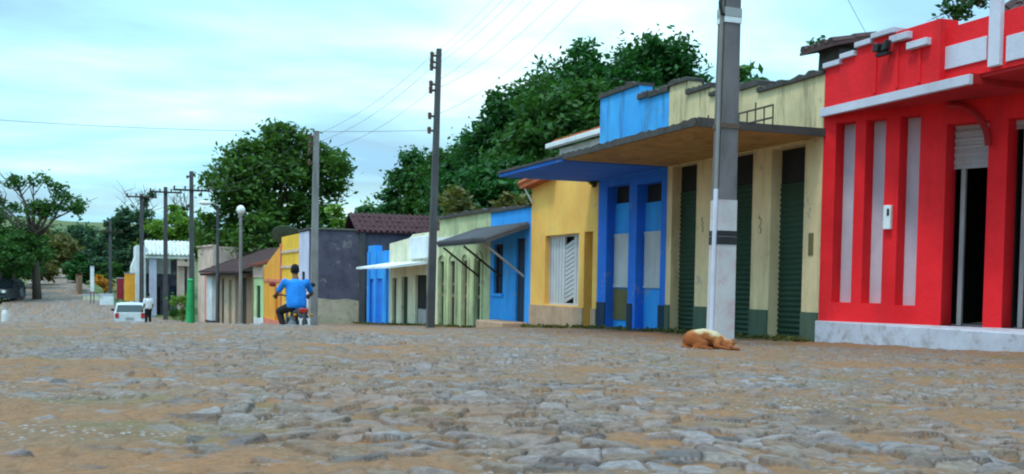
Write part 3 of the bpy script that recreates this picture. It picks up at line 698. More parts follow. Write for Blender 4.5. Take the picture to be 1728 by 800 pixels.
# ---- grey house --------------------------------------------------------------------
pq = hit(505, 545, 8)
sN = hit(521, 545, 8).y                    # near corner
h = House('grey_house', 'large blank purple grey side wall with tan foot, jutting out behind a grey pole', (8, pq.y, gz(8,pq.y)))
uR = pq.y-sN; 
zt = h.z(521, 388)
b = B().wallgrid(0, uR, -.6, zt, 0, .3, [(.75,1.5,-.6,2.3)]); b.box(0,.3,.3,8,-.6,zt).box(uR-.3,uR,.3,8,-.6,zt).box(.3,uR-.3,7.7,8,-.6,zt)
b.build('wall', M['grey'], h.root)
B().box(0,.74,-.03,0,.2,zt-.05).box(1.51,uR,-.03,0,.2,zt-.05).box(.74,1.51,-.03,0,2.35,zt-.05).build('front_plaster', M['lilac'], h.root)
B().box(.75,1.5,.15,.2,-.5,2.3).build('door', M['darkw'], h.root)
zb_ = h.z(521,505)
B().prism([(-.03,-.6),(2.2,-.6),(2.2,zb_-.06),(1.6,zb_+.03),(1.1,zb_-.02),(.4,zb_+.05),(-.03,zb_)],0,.025).build('foot_plaster', M['tan'], h.root, loc=(uR+.03,0,0), rz=math.pi/2)
B().box(uR,uR+.12,2.15,2.4,-.6,zt-.05).build('downpipe', M['concd'], h.root)
B().prism(ragged(-.05,uR+.05,zt+.08,.08,RN,10,.02),-.08,8.05).build('wall_top', M['mould'], h.root)
zr = onS_(665,362,sN+1.4).z-h.P0.z
tiles('roof', M['tilem'], h.root, 2.0, 7.9, -(uR+.15), zt+.0, -(uR-1.5), zr, .24, rz=math.pi/2)
tiles('rear_roof', M['tilem'], h.root, -7.9, -2.0, -.2, zt+.05, uR-1.55, zr-.02, .24, rz=-math.pi/2)
# ---- orange house --------------------------------------------------------------------
po = hit(445, 545, 8)
h = House('orange_house', 'orange and amber house with a taller right half, behind the motorcyclist', (8, po.y, gz(8,po.y)))
uR = po.y-pq.y-.02; um = h.u(475)
zt = h.z(490,397); za, zb_ = h.z(446,452), h.z(474,415)
b = B().wallgrid(0,um,-.6,za,0,.3,[(um-2.1,um-1.1,-.6,2.1)]); b.prism([(0,za),(um,za),(um,zb_),(um*.92,zb_)],0,.3); b.box(0,.3,.3,7,-.6,za).box(.3,um,6.7,7,-.6,za)
b.build('wall', M['orange'], h.root)
B().wallgrid(um,uR,-.6,zt,0,.3,[(um+1.1,um+2.2,-.6,2.2)]).box(uR-.3,uR,.3,7,-.6,zt).box(um,um+.3,.3,7,za-1,zt).box(um,uR-.3,6.7,7,-.6,zt).build('tall_wall', M['amber'], h.root)
for zz_ in (h.z(490,424),h.z(490,450),h.z(490,478)): B().box(um+.0,uR,-.05,0,zz_-.06,zz_+.06).build('string_course', M['beige'], h.root)
zz_ = h.z(460,473); B().box(0,um-.02,-.05,0,zz_-.07,zz_+.07).build('string_course', M['salmon'], h.root)
B().box(um-.12,um+.12,-.08,0,-.5,zb_+.1).build('pilaster', M['salmon'], h.root)
B().box(um-2.1,um-1.1,.15,.2,-.5,2.1).build('door', M['salmon'], h.root); B().box(um+1.1,um+2.2,.15,.2,-.5,2.2).build('door', M['brownw'], h.root)
B().box(0,um,-.03,0,-.5,.45).build('skirting', M['salmon'], h.root)
tiles('roof', M['tile'], h.root, 0, um, .3, za-.05, 4.5, za+1.0, .26)
# ---- row of small old houses, turned a little --------------------------------------------
A0, A1 = Vector((5.9,76,0)), Vector((8.0,po.y+.15,0)); eA = (A1-A0).normalized()
def rowhouse(name, label, pxa, pxb, zy, mat, doors, gap=.02, th=.3):
    t_ = Sub((A0.x,A0.y,EZ), eA, None); ua, ub = t_.u(pxa), t_.u(pxb)
    P = A0+eA*ua; P.z = gz(P.x,P.y)
    h = House(name, label, P, eA); L = ub-ua-gap; zt = h.z((pxa+pxb)/2, zy)
    shell(h, M[mat], 0, L, zt, [(h.u(a),h.u(b),-.6,h.z((a+b)/2,y)) for a,b,y,_ in doors], th=th)
    for a,b,y,mm in doors: B().box(h.u(a),h.u(b),.06,.12,-.5,h.z((a+b)/2,y)).build('door', M[mm], h.root)
    return h, L, zt
h, L, zt = rowhouse('mint_house', 'tiny mint green house with a dark green door, squeezed beside the orange house', 428.5, 445, 447, 'mint', [(433,439.5,482,'dgreen')])
B().box(0,L,-.06,0,zt-.7,zt-.1).build('fascia', M['beige'], h.root); B().box(.1,L,-.03,0,-.5,.5).build('skirting', M['white'], h.root)
tiles('roof', M['tile'], h.root, 0, L, -.3, zt-.02, 3.5, zt+1.0, .26)
h, L, zt = rowhouse('old_tan_house', 'old tan and brown house under a wide dark roof, behind the globe street lamp', 360, 428, 458, 'tan', [(374,378,470,'dark'),(386,391,472,'brownw'),(408,416,468,'darkw')])
c = h.u(427.5)
B().box(h.u(417),c,-.04,0,-.5,zt-.3).box(h.u(398),h.u(407),-.04,0,-.5,zt-.3).build('brown_front', M['brownw'], h.root)
B().box(h.u(361.5),h.u(371),-.5,-.1,-.5,zt-.2).build('white_pier', M['white'], h.root); B().box(h.u(361),h.u(371.5),-.55,-.05,-.5,.25).build('pier_foot', M['black'], h.root)
tiles('roof', M['tiled'], h.root, -.3, L, -.9, zt-.05, 3.2, h.z(395,425,3.2), .28); B().box(-.3,L,-.8,0,zt-.28,zt-.12).build('eave_beam', M['darkw'], h.root)
h, L, zt = rowhouse('salmon_house', 'beige and salmon house with a tall bare side wall, right of the slim dark pole', 334, 359.5, 417, 'beige', [(346,349,480,'salmon')])
B().box(h.u(347),L,-.06,0,-.5,h.z(355,457)).build('salmon_front', M['salmon'], h.root)
B().box(0,L,-.1,.3,zt,zt+.12).build('coping', M['beige'], h.root)
# ---- white house at the bend, seen end-on ------------------------------------------------
yW = 87.0
def onS(px,py,s): 
    d = ray(px,py); t = s/d.y; return Vector((t*d.x, s, t*d.z+EZ))
P = onS(229,540,yW); P.z = gz(P.x, yW)
h = House('white_porch_house', 'white house with pale sheet roof and open porch at the bend, behind two poles', P, (1,0))
L = h.u(328); zt = h.z(236,414); zr0 = h.z(285,430); zr1 = h.z(285,412)
c = h.u(246)
B().box(0,c,0,7,-.6,zt).build('gable_wall', M['white'], h.root, bevel=.03)
B().prism([(-.3,h.z(229,450)),(0,h.z(229,432)),(0,-.5),(-.3,-.5)],.2,6).build('buttress', M['white'], h.root)
B().wallgrid(c,L,-.6,zr0-.4,1.6,1.9,[(h.u(262),h.u(272),-.6,2.2),(h.u(288),h.u(300),.7,2.3)]).box(L-.3,L,1.9,7,-.6,zr0-.4).build('wall', M['grey'], h.root)
B().box(c,h.u(290),1.5,1.6,h.z(270,462),h.z(270,433)).build('white_band', M['white'], h.root)
B().box(h.u(262),h.u(272),1.7,1.75,-.5,2.2).build('door', M['darkw'], h.root)
B().box(h.u(288),h.u(300),1.7,1.75,.7,2.3).build('window', M['navy'], h.root)
tiles('roof', M['wtile'], h.root, c, L, -.3, zr0, 3.0, zr1+.35, .3, .09)
B().box(c,L,-.2,.0,zr0-.3,zr0-.1).build('eave_beam', M['white'], h.root)
for px, mm in ((258,'lilac'),(305,'beige'),(322,'beige')):
    a = h.u(px); B().box(a-.28,a+.28,-.05,.4,-.5,zr0-.25).build('porch_column', M[mm], h.root)
a = h.u(299); zz_ = h.z(310,447); B().box(a,L,-.5,.4,zz_-.1,zz_+.25).build('porch_lintel', M['beige'], h.root)
# ---- small things and houses further along the street ---------------------------------------
def post_sign(name, label, cat, pa, pb_, s, ptop, pbot, mat, legs=True, th=.12):
    a, c = onS(pa,500,s), onS(pb_,500,s); P = Vector(((a.x+c.x)/2, s, 0)); P.z = gz(P.x,s)
    t = thing(name, label, cat, P); w_ = (c.x-a.x)/2; z0 = onS(pa,pbot,s).z-P.z; z1 = onS(pa,ptop,s).z-P.z
    B().box(-w_,w_,-th/2,th/2,max(.05,z0),z1).build('panel', M[mat], t, bevel=.02)
    B().box(-w_-.04,w_+.04,-th/2-.02,th/2+.02,z1,z1+.08).build('top_rail', M['steel'], t)
    for q in (-1,1): B().box(q*w_*.85-.04,q*w_*.85+.04,-.04,.04,-.3,max(.05,z0)).build('leg', M['concd'], t)
    return t
post_sign('signboard', 'plain orange signboard standing beyond the white hatchback', 'sign', 210, 228, 84, 462, 508, 'orange')
post_sign('signboard', 'plain maroon signboard left of the orange one, beyond the hatchback', 'sign', 197, 209, 85, 470, 505, 'maroon')
post_sign('notice_board', 'small white board on legs before the far bushes', 'sign', 152.5, 159, 100, 450, 492, 'white')
def lowwall(name, label, pa, pb_, s, ptop, mat):
    a, c = onS(pa,510,s), onS(pb_,510,s); P = Vector((a.x, s, gz(a.x,s))); h = House(name, label, P, (c.x-a.x, 0), 'wall'); z1 = h.z(pa,ptop)
    B().box(0,c.x-a.x,0,.25,-.5,z1).build('wall', M[mat], h.root, bevel=.02); B().box(-.04,c.x-a.x+.04,-.04,.29,z1,z1+.08).build('coping', M['lav'], h.root)
lowwall('garden_wall', 'low white and bluish garden wall under the orange flowering bush', 168, 192, 98, 497, 'white')
lowwall('garden_wall', 'low yellowish garden wall left of the white one', 140, 167, 104, 498, 'creamw')
P = onS(128,500,122); P.z = gz(P.x,122)
h = House('brown_wall', 'short brown earth wall beside the climbing road', P, (.05,-1), 'wall')
B().box(0,9,0,.4,-.8,1.5).build('wall', M['brownw'], h.root, bevel=.05); B().box(0,9,-.05,.45,1.5,1.62).build('coping', M['tile'], h.root)
# ------------------------------------------------------------------ poles, lamps and wires
ATT = {}
def pole(key, label, l, s, top, w0, w1, mat, arms, lean=0.0, name='utility_pole'):
    """rectangular concrete pole with insulators; top = height of its tip in the world"""
    g = gz(l,s)-.02; t = thing(name, label, 'pole', (l,s,g), 0, 'poles along the street'); H_ = top-g
    b = B(); nn = 8
    for i in range(nn):
        f0, f1 = i/nn, (i+1)/nn; a0, a1 = w0+(w1-w0)*f0, w0+(w1-w0)*f1; z0, z1 = H_*f0-(.4 if i==0 else 0), H_*f1
        b.add([(-a0/2+lean*f0,-a0*.38,z0),(a0/2+lean*f0,-a0*.38,z0),(a0/2+lean*f0,a0*.38,z0),(-a0/2+lean*f0,a0*.38,z0),(-a1/2+lean*f1,-a1*.38,z1),(a1/2+lean*f1,-a1*.38,z1),(a1/2+lean*f1,a1*.38,z1),(-a1/2+lean*f1,a1*.38,z1)],
              [(0,1,5,4),(1,2,6,5),(2,3,7,6),(3,0,4,7)]+([(0,3,2,1)] if i==0 else [])+([(4,5,6,7)] if i==nn-1 else []))
    b.build('shaft', M[mat], t)
    pts = []
    for kind, z in arms:
        zz = z-g; lx = lean*zz/H_; wz = (w0+(w1-w0)*zz/H_)/2
        if kind == 'rack':                # small insulator on the street side
            B().box(lx-wz-.16,lx-wz,-.02,.02,zz-.03,zz+.03).build('bracket', M['rust'], t)
            b = B(); b.tube([(lx-wz-.14,0,zz-.09),(lx-wz-.14,0,zz+.09)],[.05,.065],8); b.tube([(lx-wz-.14,0,zz+.09),(lx-wz-.14,0,zz+.12)],[.04,.02],8); b.build('insulator', M['ceram'], t)
            pts.append(Vector((l+lx-wz-.14,s,z)))
        elif kind == 'arm':
            B().box(lx-1.15,lx+1.15,-w1*.38-.10,-w1*.38,zz-.06,zz+.06).build('crossarm', M['darkw'], t)
            for x in (-1.05,-.4,.4,1.05):
                B().tube([(lx+x,-w1*.38-.05,zz+.06),(lx+x,-w1*.38-.05,zz+.15),(lx+x,-w1*.38-.05,zz+.26)],[.03,.07,.04],8).build('insulator', M['ceram'], t); pts.append(Vector((l+lx+x,s,z+.25)))
    ATT[key] = pts; return t, H_
t, H_ = pole('a', 'nearest grey concrete pole with whitewashed foot, in front of the green shutters', 7.40, 11.35, EZ+7.3, .275, .185, 'concm',
             [('rack', EZ+z) for z in (7.1,6.9,6.7,6.5,5.9,5.6)], .05)
g_ = gz(7.40,11.35)
def pz(px,py): return far(px,py,(fw.dot(Vector((7.40,11.35,0)))))
zw = pz(1215,336).z-g_
# limewashed lower part as a thin coat over the shaft
def coat(z0, z1, mat, name, grow=.006):
    b = B(); f = lambda z: (.275+(.185-.275)*z/H_)/2+grow; lx = lambda z: .05*z/H_
    vs = []
    for z in (z0,z1): a = f(z); c = (f(z)-grow)*.76+grow; vs += [(lx(z)-a,-c,z),(lx(z)+a,-c,z),(lx(z)+a,c,z),(lx(z)-a,c,z)]
    b.add(vs,[(0,1,5,4),(1,2,6,5),(2,3,7,6),(3,0,4,7),(4,5,6,7),(0,3,2,1)]); return b.build(name, M[mat], t)
coat(-.2, zw, 'lime', 'limewash')
for py, hh, mm in ((392,.035,'black'),(404,.05,'black'),(213,.03,'rust'),(26,.06,'steel'),(36,.05,'white')):
    zc = pz(1218,py).z-g_; coat(zc-hh, zc+hh, mm, 'strap', .012)
zk = pz(1203,318).z-g_; xk = lambda z: -.17+.055*(z+.2)/(pz(1205,0).z-g_+.2)
B().tube([(xk(zk),-.05,zk),(xk(pz(1205,0).z-g_+1.5),-.05,pz(1205,0).z-g_+1.5)],.026,8).build('conduit', M['conc'], t)
B().tube([(xk(-.2),-.05,-.2),(xk(zk),-.05,zk)],.031,8).build('painted_conduit', M['lav'], t)
zc = pz(1198,12).z-g_
B().tube([(-.02,-.06,zc+.13),(-.14,-.08,zc+.12),(-.17,-.08,zc),(-.14,-.08,zc-.13),(-.02,-.06,zc-.16)],.022,6).build('cable_loop', M['black'], t)
pole('b', 'tall dark concrete pole with a rack of insulators before the ivory house', 9.03, 29.5, far(735,85,30.7).z, .24, .14, 'concd',
     [('rack', far(728,y,30.7).z) for y in (97,108,117,145,155,198,222)], .18)
z_ = gz(9.03,29.5)
pole('c', 'grey concrete pole in front of the blank grey side wall', 7.35, 39.2, far(535,228,40).z, .28, .20, 'conc',
     [('rack', far(531,y,40).z) for y in (238,250,262,280)], .06)
pole('d', 'dark slim pole with one crossarm left of the salmon house', 5.1, 69, far(323,290,66).z, .34, .24, 'concd', [('arm', far(323,322,66).z),('rack', far(323,300,66).z)], -.05)
pole('e', 'distant dark pole with crossarm standing before the white house roof', 4.05, 80.3, far(280,316,76).z, .34, .26, 'concd', [('arm', far(280,325,76).z)])
pole('f', 'distant dark pole with crossarm at the white gable corner', 2.55, 86.0, far(240,330,82).z, .36, .28, 'concd', [('arm', far(240,335,82).z)])
pole('g', 'farthest thin pole before the dark bushes at the bend', .3, 104, far(192,372,97).z, .32, .24, 'concd', [('arm', far(192,392,97).z)])
def wire(name, a, b_, sag, label, r=.010):
    r *= .6
    pts = []
    for i in range(15):
        f = i/14; p_ = Vector(a)*(1-f)+Vector(b_)*f; p_.z -= sag*4*f*(1-f); pts.append(p_)
    o = B().tube(pts, r, 4).build(name, M['black'])
    tag(o, label, 'wire', 'overhead wires')
for i in range(6):
    wire('power_line', ATT['a'][i], ATT['b'][i], .35+.06*i, 'dark overhead wire running from the nearest pole to the tall dark pole', .009)
for i in range(3):
    wire('power_line', ATT['b'][i*2], ATT['c'][i], .3+.05*i, 'thin overhead wire between the tall dark pole and the grey wall pole', .009)
for i in range(3):
    wire('power_line', ATT['c'][i], ATT['d'][i], .6+.1*i, 'thin overhead wire between the grey wall pole and the slim crossarm pole', .010)
for i in (0,3): wire('power_line', ATT['d'][i], ATT['e'][i], .25, 'thin overhead wire from the slim pole to the white house poles', .012)
for i in (0,1,2,3): wire('power_line', ATT['e'][i], ATT['f'][i], .12, 'short overhead wire between the two white house poles', .014)
for i in (0,3): wire('power_line', ATT['f'][i], ATT['g'][i], .3, 'overhead wire from the white house corner to the farthest pole', .014)
wire('service_wire', ATT['b'][6], (-13, 33, EZ+4.9), .5, 'faint single wire crossing the street towards the left edge', .009)
wire('service_wire', ATT['a'][3]+Vector((.1,0,.3)), (10.3, 11.9, far(1395,100,15).z), .12, 'thin service wire dropping from the nearest pole to the ruined stub', .007)
# street lamps
def lamp(label, px, s, ptop, pole_mat, globe):
    d = ray(px,480); q = s/d.y; l = q*d.x; g = gz(l,s); zt = onS(px,ptop,s).z-g
    t = thing('street_lamp', label, 'street lamp', (l,s,g), 0, 'street lamps')
    B().tube([(0,0,-.3),(0,0,1.2),(0,0,zt)],[.13,.10,.08],8).build('post', M[pole_mat], t)
    if globe:
        B().ball((0,0,zt+.12),(.24,.24,.26)).build('lamp_globe', M['lamp'], t); B().tube([(0,0,zt-.25),(0,0,zt-.05)],[.1,.16],8).build('lamp_neck', M['steel'], t)
    else:
        B().tube([(0,0,zt-.1),(-.15,-.1,zt+.2),(-.6,-.3,zt+.3)],.05,6).build('arm', M[pole_mat], t)
        B().ball((-.75,-.38,zt+.28),(.38,.2,.14)).build('lamp_head', M['lamp'], t)
lamp('slim grey street lamp with a white globe before the old tan house', 406, 58, 358, 'conc', True)
lamp('thin street lamp with a white head on a short arm above the dark roof', 367, 63, 352, 'concd', False)
# green painted post, white marker post, mesh dish
P = onS(321,530,68); P.z = gz(P.x,68)
t = thing('painted_post', 'bright green painted post on a flared foot before the white porch', 'post', P)
B().tube([(0,0,-.2),(0,0,1.2),(0,0,2.75)],[.30,.24,.17],10).build('shaft', M['greenp'], t); B().ball((0,0,2.78),(.2,.2,.12)).build('cap', M['greenp'], t)
P = onS(8,530,58); P.z = gz(P.x,58)
t = thing('marker_post', 'short whitewashed marker post near the dark car at the left edge', 'post', P)
B().tube([(0,0,-.2),(0,0,.7),(0,0,.86)],[.17,.15,.11],9).build('shaft', M['white'], t)
P = onS(446,420,57); P.z = lz(9.5,57); P.x = 9.3
t = thing('satellite_dish', 'grey green mesh satellite dish tilted above the mint house roof', 'satellite dish', P)
zd = onS(446,408,57).z-P.z
b = B(); R_d = 1.05
rings = [(R_d*f, .32*f*f) for f in (.05,.35,.7,1)]
vs = [(r_*math.cos(2*math.pi*k_/18), h_, r_*math.sin(2*math.pi*k_/18)) for r_,h_ in rings for k_ in range(18)]+[(r_*math.cos(2*math.pi*k_/18), h_+.03, r_*math.sin(2*math.pi*k_/18)) for r_,h_ in rings for k_ in range(18)]
fs = [(i*18+k_,i*18+(k_+1)%18,(i+1)*18+(k_+1)%18,(i+1)*18+k_) for i in (0,1,2,4,5,6) for k_ in range(18)]
fs += [(54+k_, 54+(k_+1)%18, 126+(k_+1)%18, 126+k_) for k_ in range(18)]
dsh = b.add(vs, fs).build('dish', M['wains'], t); dsh.location = (0,0,zd); dsh.rotation_euler = (math.radians(62), math.radians(22), 0)
B().tube([(0,.1,-.3),(0,.1,zd)],.05,8).build('mast', M['steel'], t)
# ------------------------------------------------------------------ trees
def leafmesh(name, c, size, mat, parent, rng, up=.35):
    n = len(c)
    d = rng.normal(size=(n,3)); d[:,2] = d[:,2]*.6-.1; d /= np.linalg.norm(d,axis=1)[:,None]
    nn = rng.normal(size=(n,3)); nn[:,2] = np.abs(nn[:,2])+up; a = np.cross(d,nn); a /= np.linalg.norm(a,axis=1)[:,None]+1e-6
    s = (size*rng.uniform(.6,1.4,n))[:,None]
    v = np.stack([c-d*s, c+a*s*.48-d*s*.05, c+d*s, c-a*s*.48-d*s*.05],1).reshape(-1,3).astype(np.float32)
    me = bpy.data.meshes.new(name); me.vertices.add(4*n); me.vertices.foreach_set('co', v.ravel())
    me.loops.add(4*n); me.loops.foreach_set('vertex_index', np.arange(4*n,dtype=np.int32))
    me.polygons.add(n); me.polygons.foreach_set('loop_start', np.arange(0,4*n,4,dtype=np.int32)); me.polygons.foreach_set('loop_total', np.full(n,4,np.int32))
    me.update(calc_edges=True)
    return link(name, me, M[mat], parent)
def tree(name, label, base, blobs, nleaf, size, mat, seed, trunk=.25, group=None, clump=.75, per=95, cat='tree', limbs=7, bare=0):
    """blobs: (x,y,z,rx,ry,rz) lobes of the crown relative to the base"""
    rng = np.random.default_rng(seed); t = thing(name, label, cat, base, 0, group)
    vol = np.array([b[3]*b[5]+b[4]*b[5] for b in blobs]); ncl = max(3, nleaf//per); C_ = []
    for b_, v in zip(blobs, vol/vol.sum()):
        k_ = max(2, int(round(ncl*v))); d = rng.normal(size=(k_,3)); d[:,2] += .15; d /= np.linalg.norm(d,axis=1)[:,None]
        rad = rng.uniform(.45,1.06,k_)**.6
        C_.append(np.array(b_[:3])+d*np.array(b_[3:])*rad[:,None])
    C_ = np.concatenate(C_); rc = clump*rng.uniform(.55,1.35,len(C_))
    pts = np.repeat(C_, per, 0)+rng.normal(size=(len(C_)*per,3))*np.repeat(rc,per)[:,None]*np.array([.52,.52,.36])
    leafmesh('crown', pts, size, mat, t, rng)
    if trunk:
        b = B(); bl = blobs[0]; top = Vector((bl[0]*.5,bl[1]*.5,max(.5,bl[2]-bl[5]*.55)))
        mid = Vector((top.x*.3+rng.uniform(-.1,.1), top.y*.3, top.z*.5))
        b.tube([(0,0,-.5),mid,top],[trunk*1.25,trunk*.95,trunk*.75],9)
        for i in range(limbs+bare):
            e_ = Vector(C_[int(rng.integers(len(C_)))]) if i < limbs else top+Vector((rng.normal()*bl[3]*.8, rng.normal()*bl[4]*.8, bl[5]*rng.uniform(.7,1.7)))
            m_ = top.lerp(e_, .5)+Vector((rng.normal()*.25, rng.normal()*.25, rng.uniform(0,.5)))
            b.tube([top*.85+mid*.15, m_, e_],[trunk*.5,trunk*.3,trunk*.08],6)
            if i >= limbs or bare:
                for q in range(4):
                    f = e_+Vector((rng.normal()*.9, rng.normal()*.9, rng.uniform(-.1,1.1))); b.tube([m_.lerp(e_,.4+.15*q), m_.lerp(f,.7)+Vector((0,0,.15)), f],[trunk*.16,trunk*.1,trunk*.04],5)
        b.build('trunk', M['bark'], t, smooth=True)
    return t
def ptree(name, label, px, pytop, halfpx, dep, n, size, mat, seed, lobes=3, low=.25, group=None, clump=None, trunk=None, flat=.85, **kw):
    """a tree whose crown tops out at the given sight line, standing dep metres away"""
    T_ = far(px,pytop,dep); g = lz(T_.x,T_.y); R_t = halfpx*dep/F; H_ = T_.z-g; rng = np.random.default_rng(seed+50)
    cz0 = H_*low; ch = H_-cz0; bl = [(0,0,cz0+ch*.50,R_t*.85,R_t*.85,ch*.47)]
    for i in range(lobes):
        a = 2*math.pi*(i+rng.uniform(-.25,.25))/lobes+1.1; rr = R_t*rng.uniform(.5,.72); hz = cz0+ch*rng.uniform(.28,.68)
        bl.append((rr*math.cos(a), rr*math.sin(a), hz, R_t*rng.uniform(.42,.58), R_t*rng.uniform(.42,.58), ch*rng.uniform(.28,.40)*flat))
    return tree(name, label, (T_.x,T_.y,g), bl, n, size, mat, seed, trunk or max(.12,H_*.024), group, clump or max(.35,R_t*.21), **kw)
GH = 'dark mango trees on the rise behind the houses'
for a in [
 ('mango_tree','dark mango tree with the highest crown, behind the cream shop',1095,66,125,44,52200,.145,'leaf_dark',11,5,.2),
 ('mango_tree','dark mango tree with a broad rounded top left of the highest one',985,68,118,46,48720,.145,'leaf_dark',12,5,.2),
 ('mango_tree','mango tree behind the blue shop roof, below and between the two tallest crowns',930,128,100,40,38280,.145,'leaf_mid',13,5,.15),
 ('mango_tree','mango tree behind the yellow house, lower than the broad rounded one',868,168,100,47,38280,.145,'leaf_dark',14,5,.15),
 ('mango_tree','mango tree above the small bright blue house, on the falling edge of the grove',800,222,90,50,31320,.145,'leaf_dark',15,5,.15),
 ('mango_tree','mango tree right beside the tall dark pole, above the pale green house',757,243,75,52,24360,.145,'leaf_mid',16,4,.12),
 ('mango_tree','dark mango tree at the low left end of the grove, above the ivory house',697,250,62,55,24360,.145,'leaf_dark',17,4,.12),
 ('mango_tree','small dark tree below the left end of the grove, above the dark red roof',642,322,42,58,12179,.145,'leaf_dark',18,3,.1),
 ('mango_tree','mango tree filling the slope low behind the yellow house and azure house',850,262,106,38,31320,.145,'leaf_dark',19,5,.1),
]: ptree(*a, group=GH)
ptree('dry_bush','olive brown dry bush above the pale green house roof',790,305,60,36,5000,.12,'leaf_dry',21,4,.05,cat='bush')
ptree('dry_bush','olive dry bush showing just over the azure house parapet',862,300,46,34,3500,.12,'leaf_dry',22,4,.05,cat='bush')
ptree('tree','sprig of green leaves right of the nearest pole above the cream roof',1250,92,16,30,500,.14,'leaf_mid',23,3,.72,trunk=.06)
ptree('bush','low dark bush on the roof line right of the nearest pole',1262,126,22,27,900,.12,'leaf_dark',24,3,.6,trunk=.06,cat='bush')
ptree('roof_weed','dark weed growing on the ruined stub beside the red parapet',1388,82,20,17.5,500,.06,'leaf_dark',25,3,.80,trunk=.02,cat='plant') if False else None
# big tree behind the row in the middle
T_ = far(465,214,73); g = lz(T_.x,T_.y); H_ = T_.z-g
def rel(px,py,dd=0): q = far(px,py,73+dd); return (q.x-T_.x, q.y-T_.y, q.z-g)
kf = 73/F
tree('mango_tree','large round green tree in the middle of the row behind the orange house',(T_.x,T_.y,g),
     [(*rel(468,322),72*kf,80*kf,70*kf),(*rel(424,275,-1),40*kf,50*kf,38*kf),(*rel(515,266,1),42*kf,50*kf,36*kf),(*rel(470,238),36*kf,40*kf,26*kf),(*rel(395,312,-2),40*kf,55*kf,38*kf),(*rel(553,292,2),32*kf,50*kf,40*kf),(*rel(376,390,-1),36*kf,60*kf,42*kf),(*rel(440,395,-3),50*kf,60*kf,36*kf),(*rel(520,380,2),46*kf,60*kf,40*kf),(*rel(460,222),12*kf,12*kf,10*kf)],
     30000, .20, 'leaf_tree', 31, .42, clump=.85, limbs=10)
ptree('light_tree','light green leafy tree behind the grey wall, under the big round tree',606,334,54,64,8000,.18,'leaf_lite',32,3,.1)
ptree('light_tree','yellow green low tree left of the grey house roof, behind the grey wall pole',566,362,46,62,6000,.17,'leaf_lite',33,3,.1)
ptree('palm_like_tree','bushy bright green tree behind the pale sheet roof of the white house',292,342,54,105,6500,.28,'leaf_lite',34,4,.1)
ptree('tree','dark tree behind the white gable, between the two distant poles',222,345,46,112,6000,.28,'leaf_far',35,4,.1)
ptree('tree','thin bare topped tree beside the distant white house pole',243,322,24,118,600,.2,'leaf_far',36,3,.5,bare=8,trunk=.2)
ptree('tree','half bare tree between the slim dark pole and the white house pole',312,325,22,120,600,.2,'leaf_far',37,3,.5,bare=8,trunk=.2)
# left side
T_ = far(62,302,95); g = lz(T_.x,T_.y)
def rel(px,py,dd=0): q = far(px,py,95+dd); return (q.x-T_.x, q.y-T_.y, q.z-g)
kf = 95/F
tree('sparse_tree','half bare spreading tree with leaf tufts against the sky, at the far left',(T_.x,T_.y,g),
     [(*rel(48,400),14*kf,20*kf,12*kf),(*rel(70,358),22*kf,28*kf,12*kf),(*rel(112,342),26*kf,24*kf,16*kf),(*rel(128,352),14*kf,20*kf,8*kf),(*rel(80,345),20*kf,20*kf,10*kf),(*rel(20,305),22*kf,20*kf,8*kf),(*rel(60,304),24*kf,20*kf,7*kf),(*rel(98,312),14*kf,16*kf,7*kf),(*rel(-20,330),25*kf,20*kf,12*kf)],
     2600, .22, 'leaf_mid', 41, .36, clump=.8, per=60, limbs=18, bare=10)
ptree('bush','dense dark green bush overhanging the dark car at the left edge',12,398,58,112,10000,.26,'leaf_mid',42,4,.03,cat='bush',trunk=.15)
ptree('tree','spreading dark green tree in front of the half bare one, over the dark car',24,388,52,93,7000,.18,'leaf_mid',57,5,.36)
ptree('tree','dark brown green tree behind the left bush, at the picture edge',0,338,62,100,8000,.24,'leaf_mid',43,4,.1)
ptree('tree','olive green tree right of the left bush, behind the climbing road',84,385,48,140,5200,.3,'leaf_dry',44,4,.05)
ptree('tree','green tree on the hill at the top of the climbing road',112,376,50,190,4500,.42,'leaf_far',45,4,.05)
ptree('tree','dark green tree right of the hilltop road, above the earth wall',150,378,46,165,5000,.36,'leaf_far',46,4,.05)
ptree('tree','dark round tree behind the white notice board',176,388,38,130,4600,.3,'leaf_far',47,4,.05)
ptree('tree','dark shadowy tree between the earth wall and the garden walls',138,432,30,128,3600,.26,'leaf_dark',48,4,.03)
ptree('bush','olive bush at the left side of the climbing road',62,425,34,120,3500,.24,'leaf_dry',49,4,.03,cat='bush')
ptree('bush','small yellow green bush at the foot of the earth wall',131,508,10,112,700,.12,'leaf_lite',50,3,.03,cat='bush',trunk=.05)
ptree('flowering_bush','orange flowering bush above the white garden wall',176,462,19,103,1500,.14,'flower',51,3,.1,cat='bush',trunk=.08)
ptree('bush','dark green bush wrapped round the orange flowering one',186,440,20,109,2000,.16,'leaf_mid',52,3,.05,cat='bush',trunk=.1)
ptree('shrub','green shrub in front of the white porch, left of the green post',308,490,15,72,1200,.09,'leaf_lite',53,3,.05,cat='bush',trunk=.05)
ptree('shrub','small dark shrub by the porch column of the white house',297,520,9,78,500,.08,'leaf_mid',54,3,.03,cat='bush',trunk=.04)
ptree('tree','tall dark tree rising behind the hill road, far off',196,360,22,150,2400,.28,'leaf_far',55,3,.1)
# far wood along the horizon: one mass
rng = np.random.default_rng(77); cc = []
for i in range(520):
    ph_ = math.radians(rng.uniform(-30,62)); R_w = rng.uniform(230,330); X_, Y_ = R_w*math.sin(ph_), R_w*math.cos(ph_)
    cc.append((X_,Y_,lz(X_,Y_)+rng.uniform(0,5.5)))
cc = np.array(cc); pts = np.repeat(cc,34,0)+rng.normal(size=(len(cc)*34,3))*np.array([3.2,3.2,1.9])
tag(leafmesh('far_wood', pts, .9, 'leaf_far', None, rng), kind='stuff')
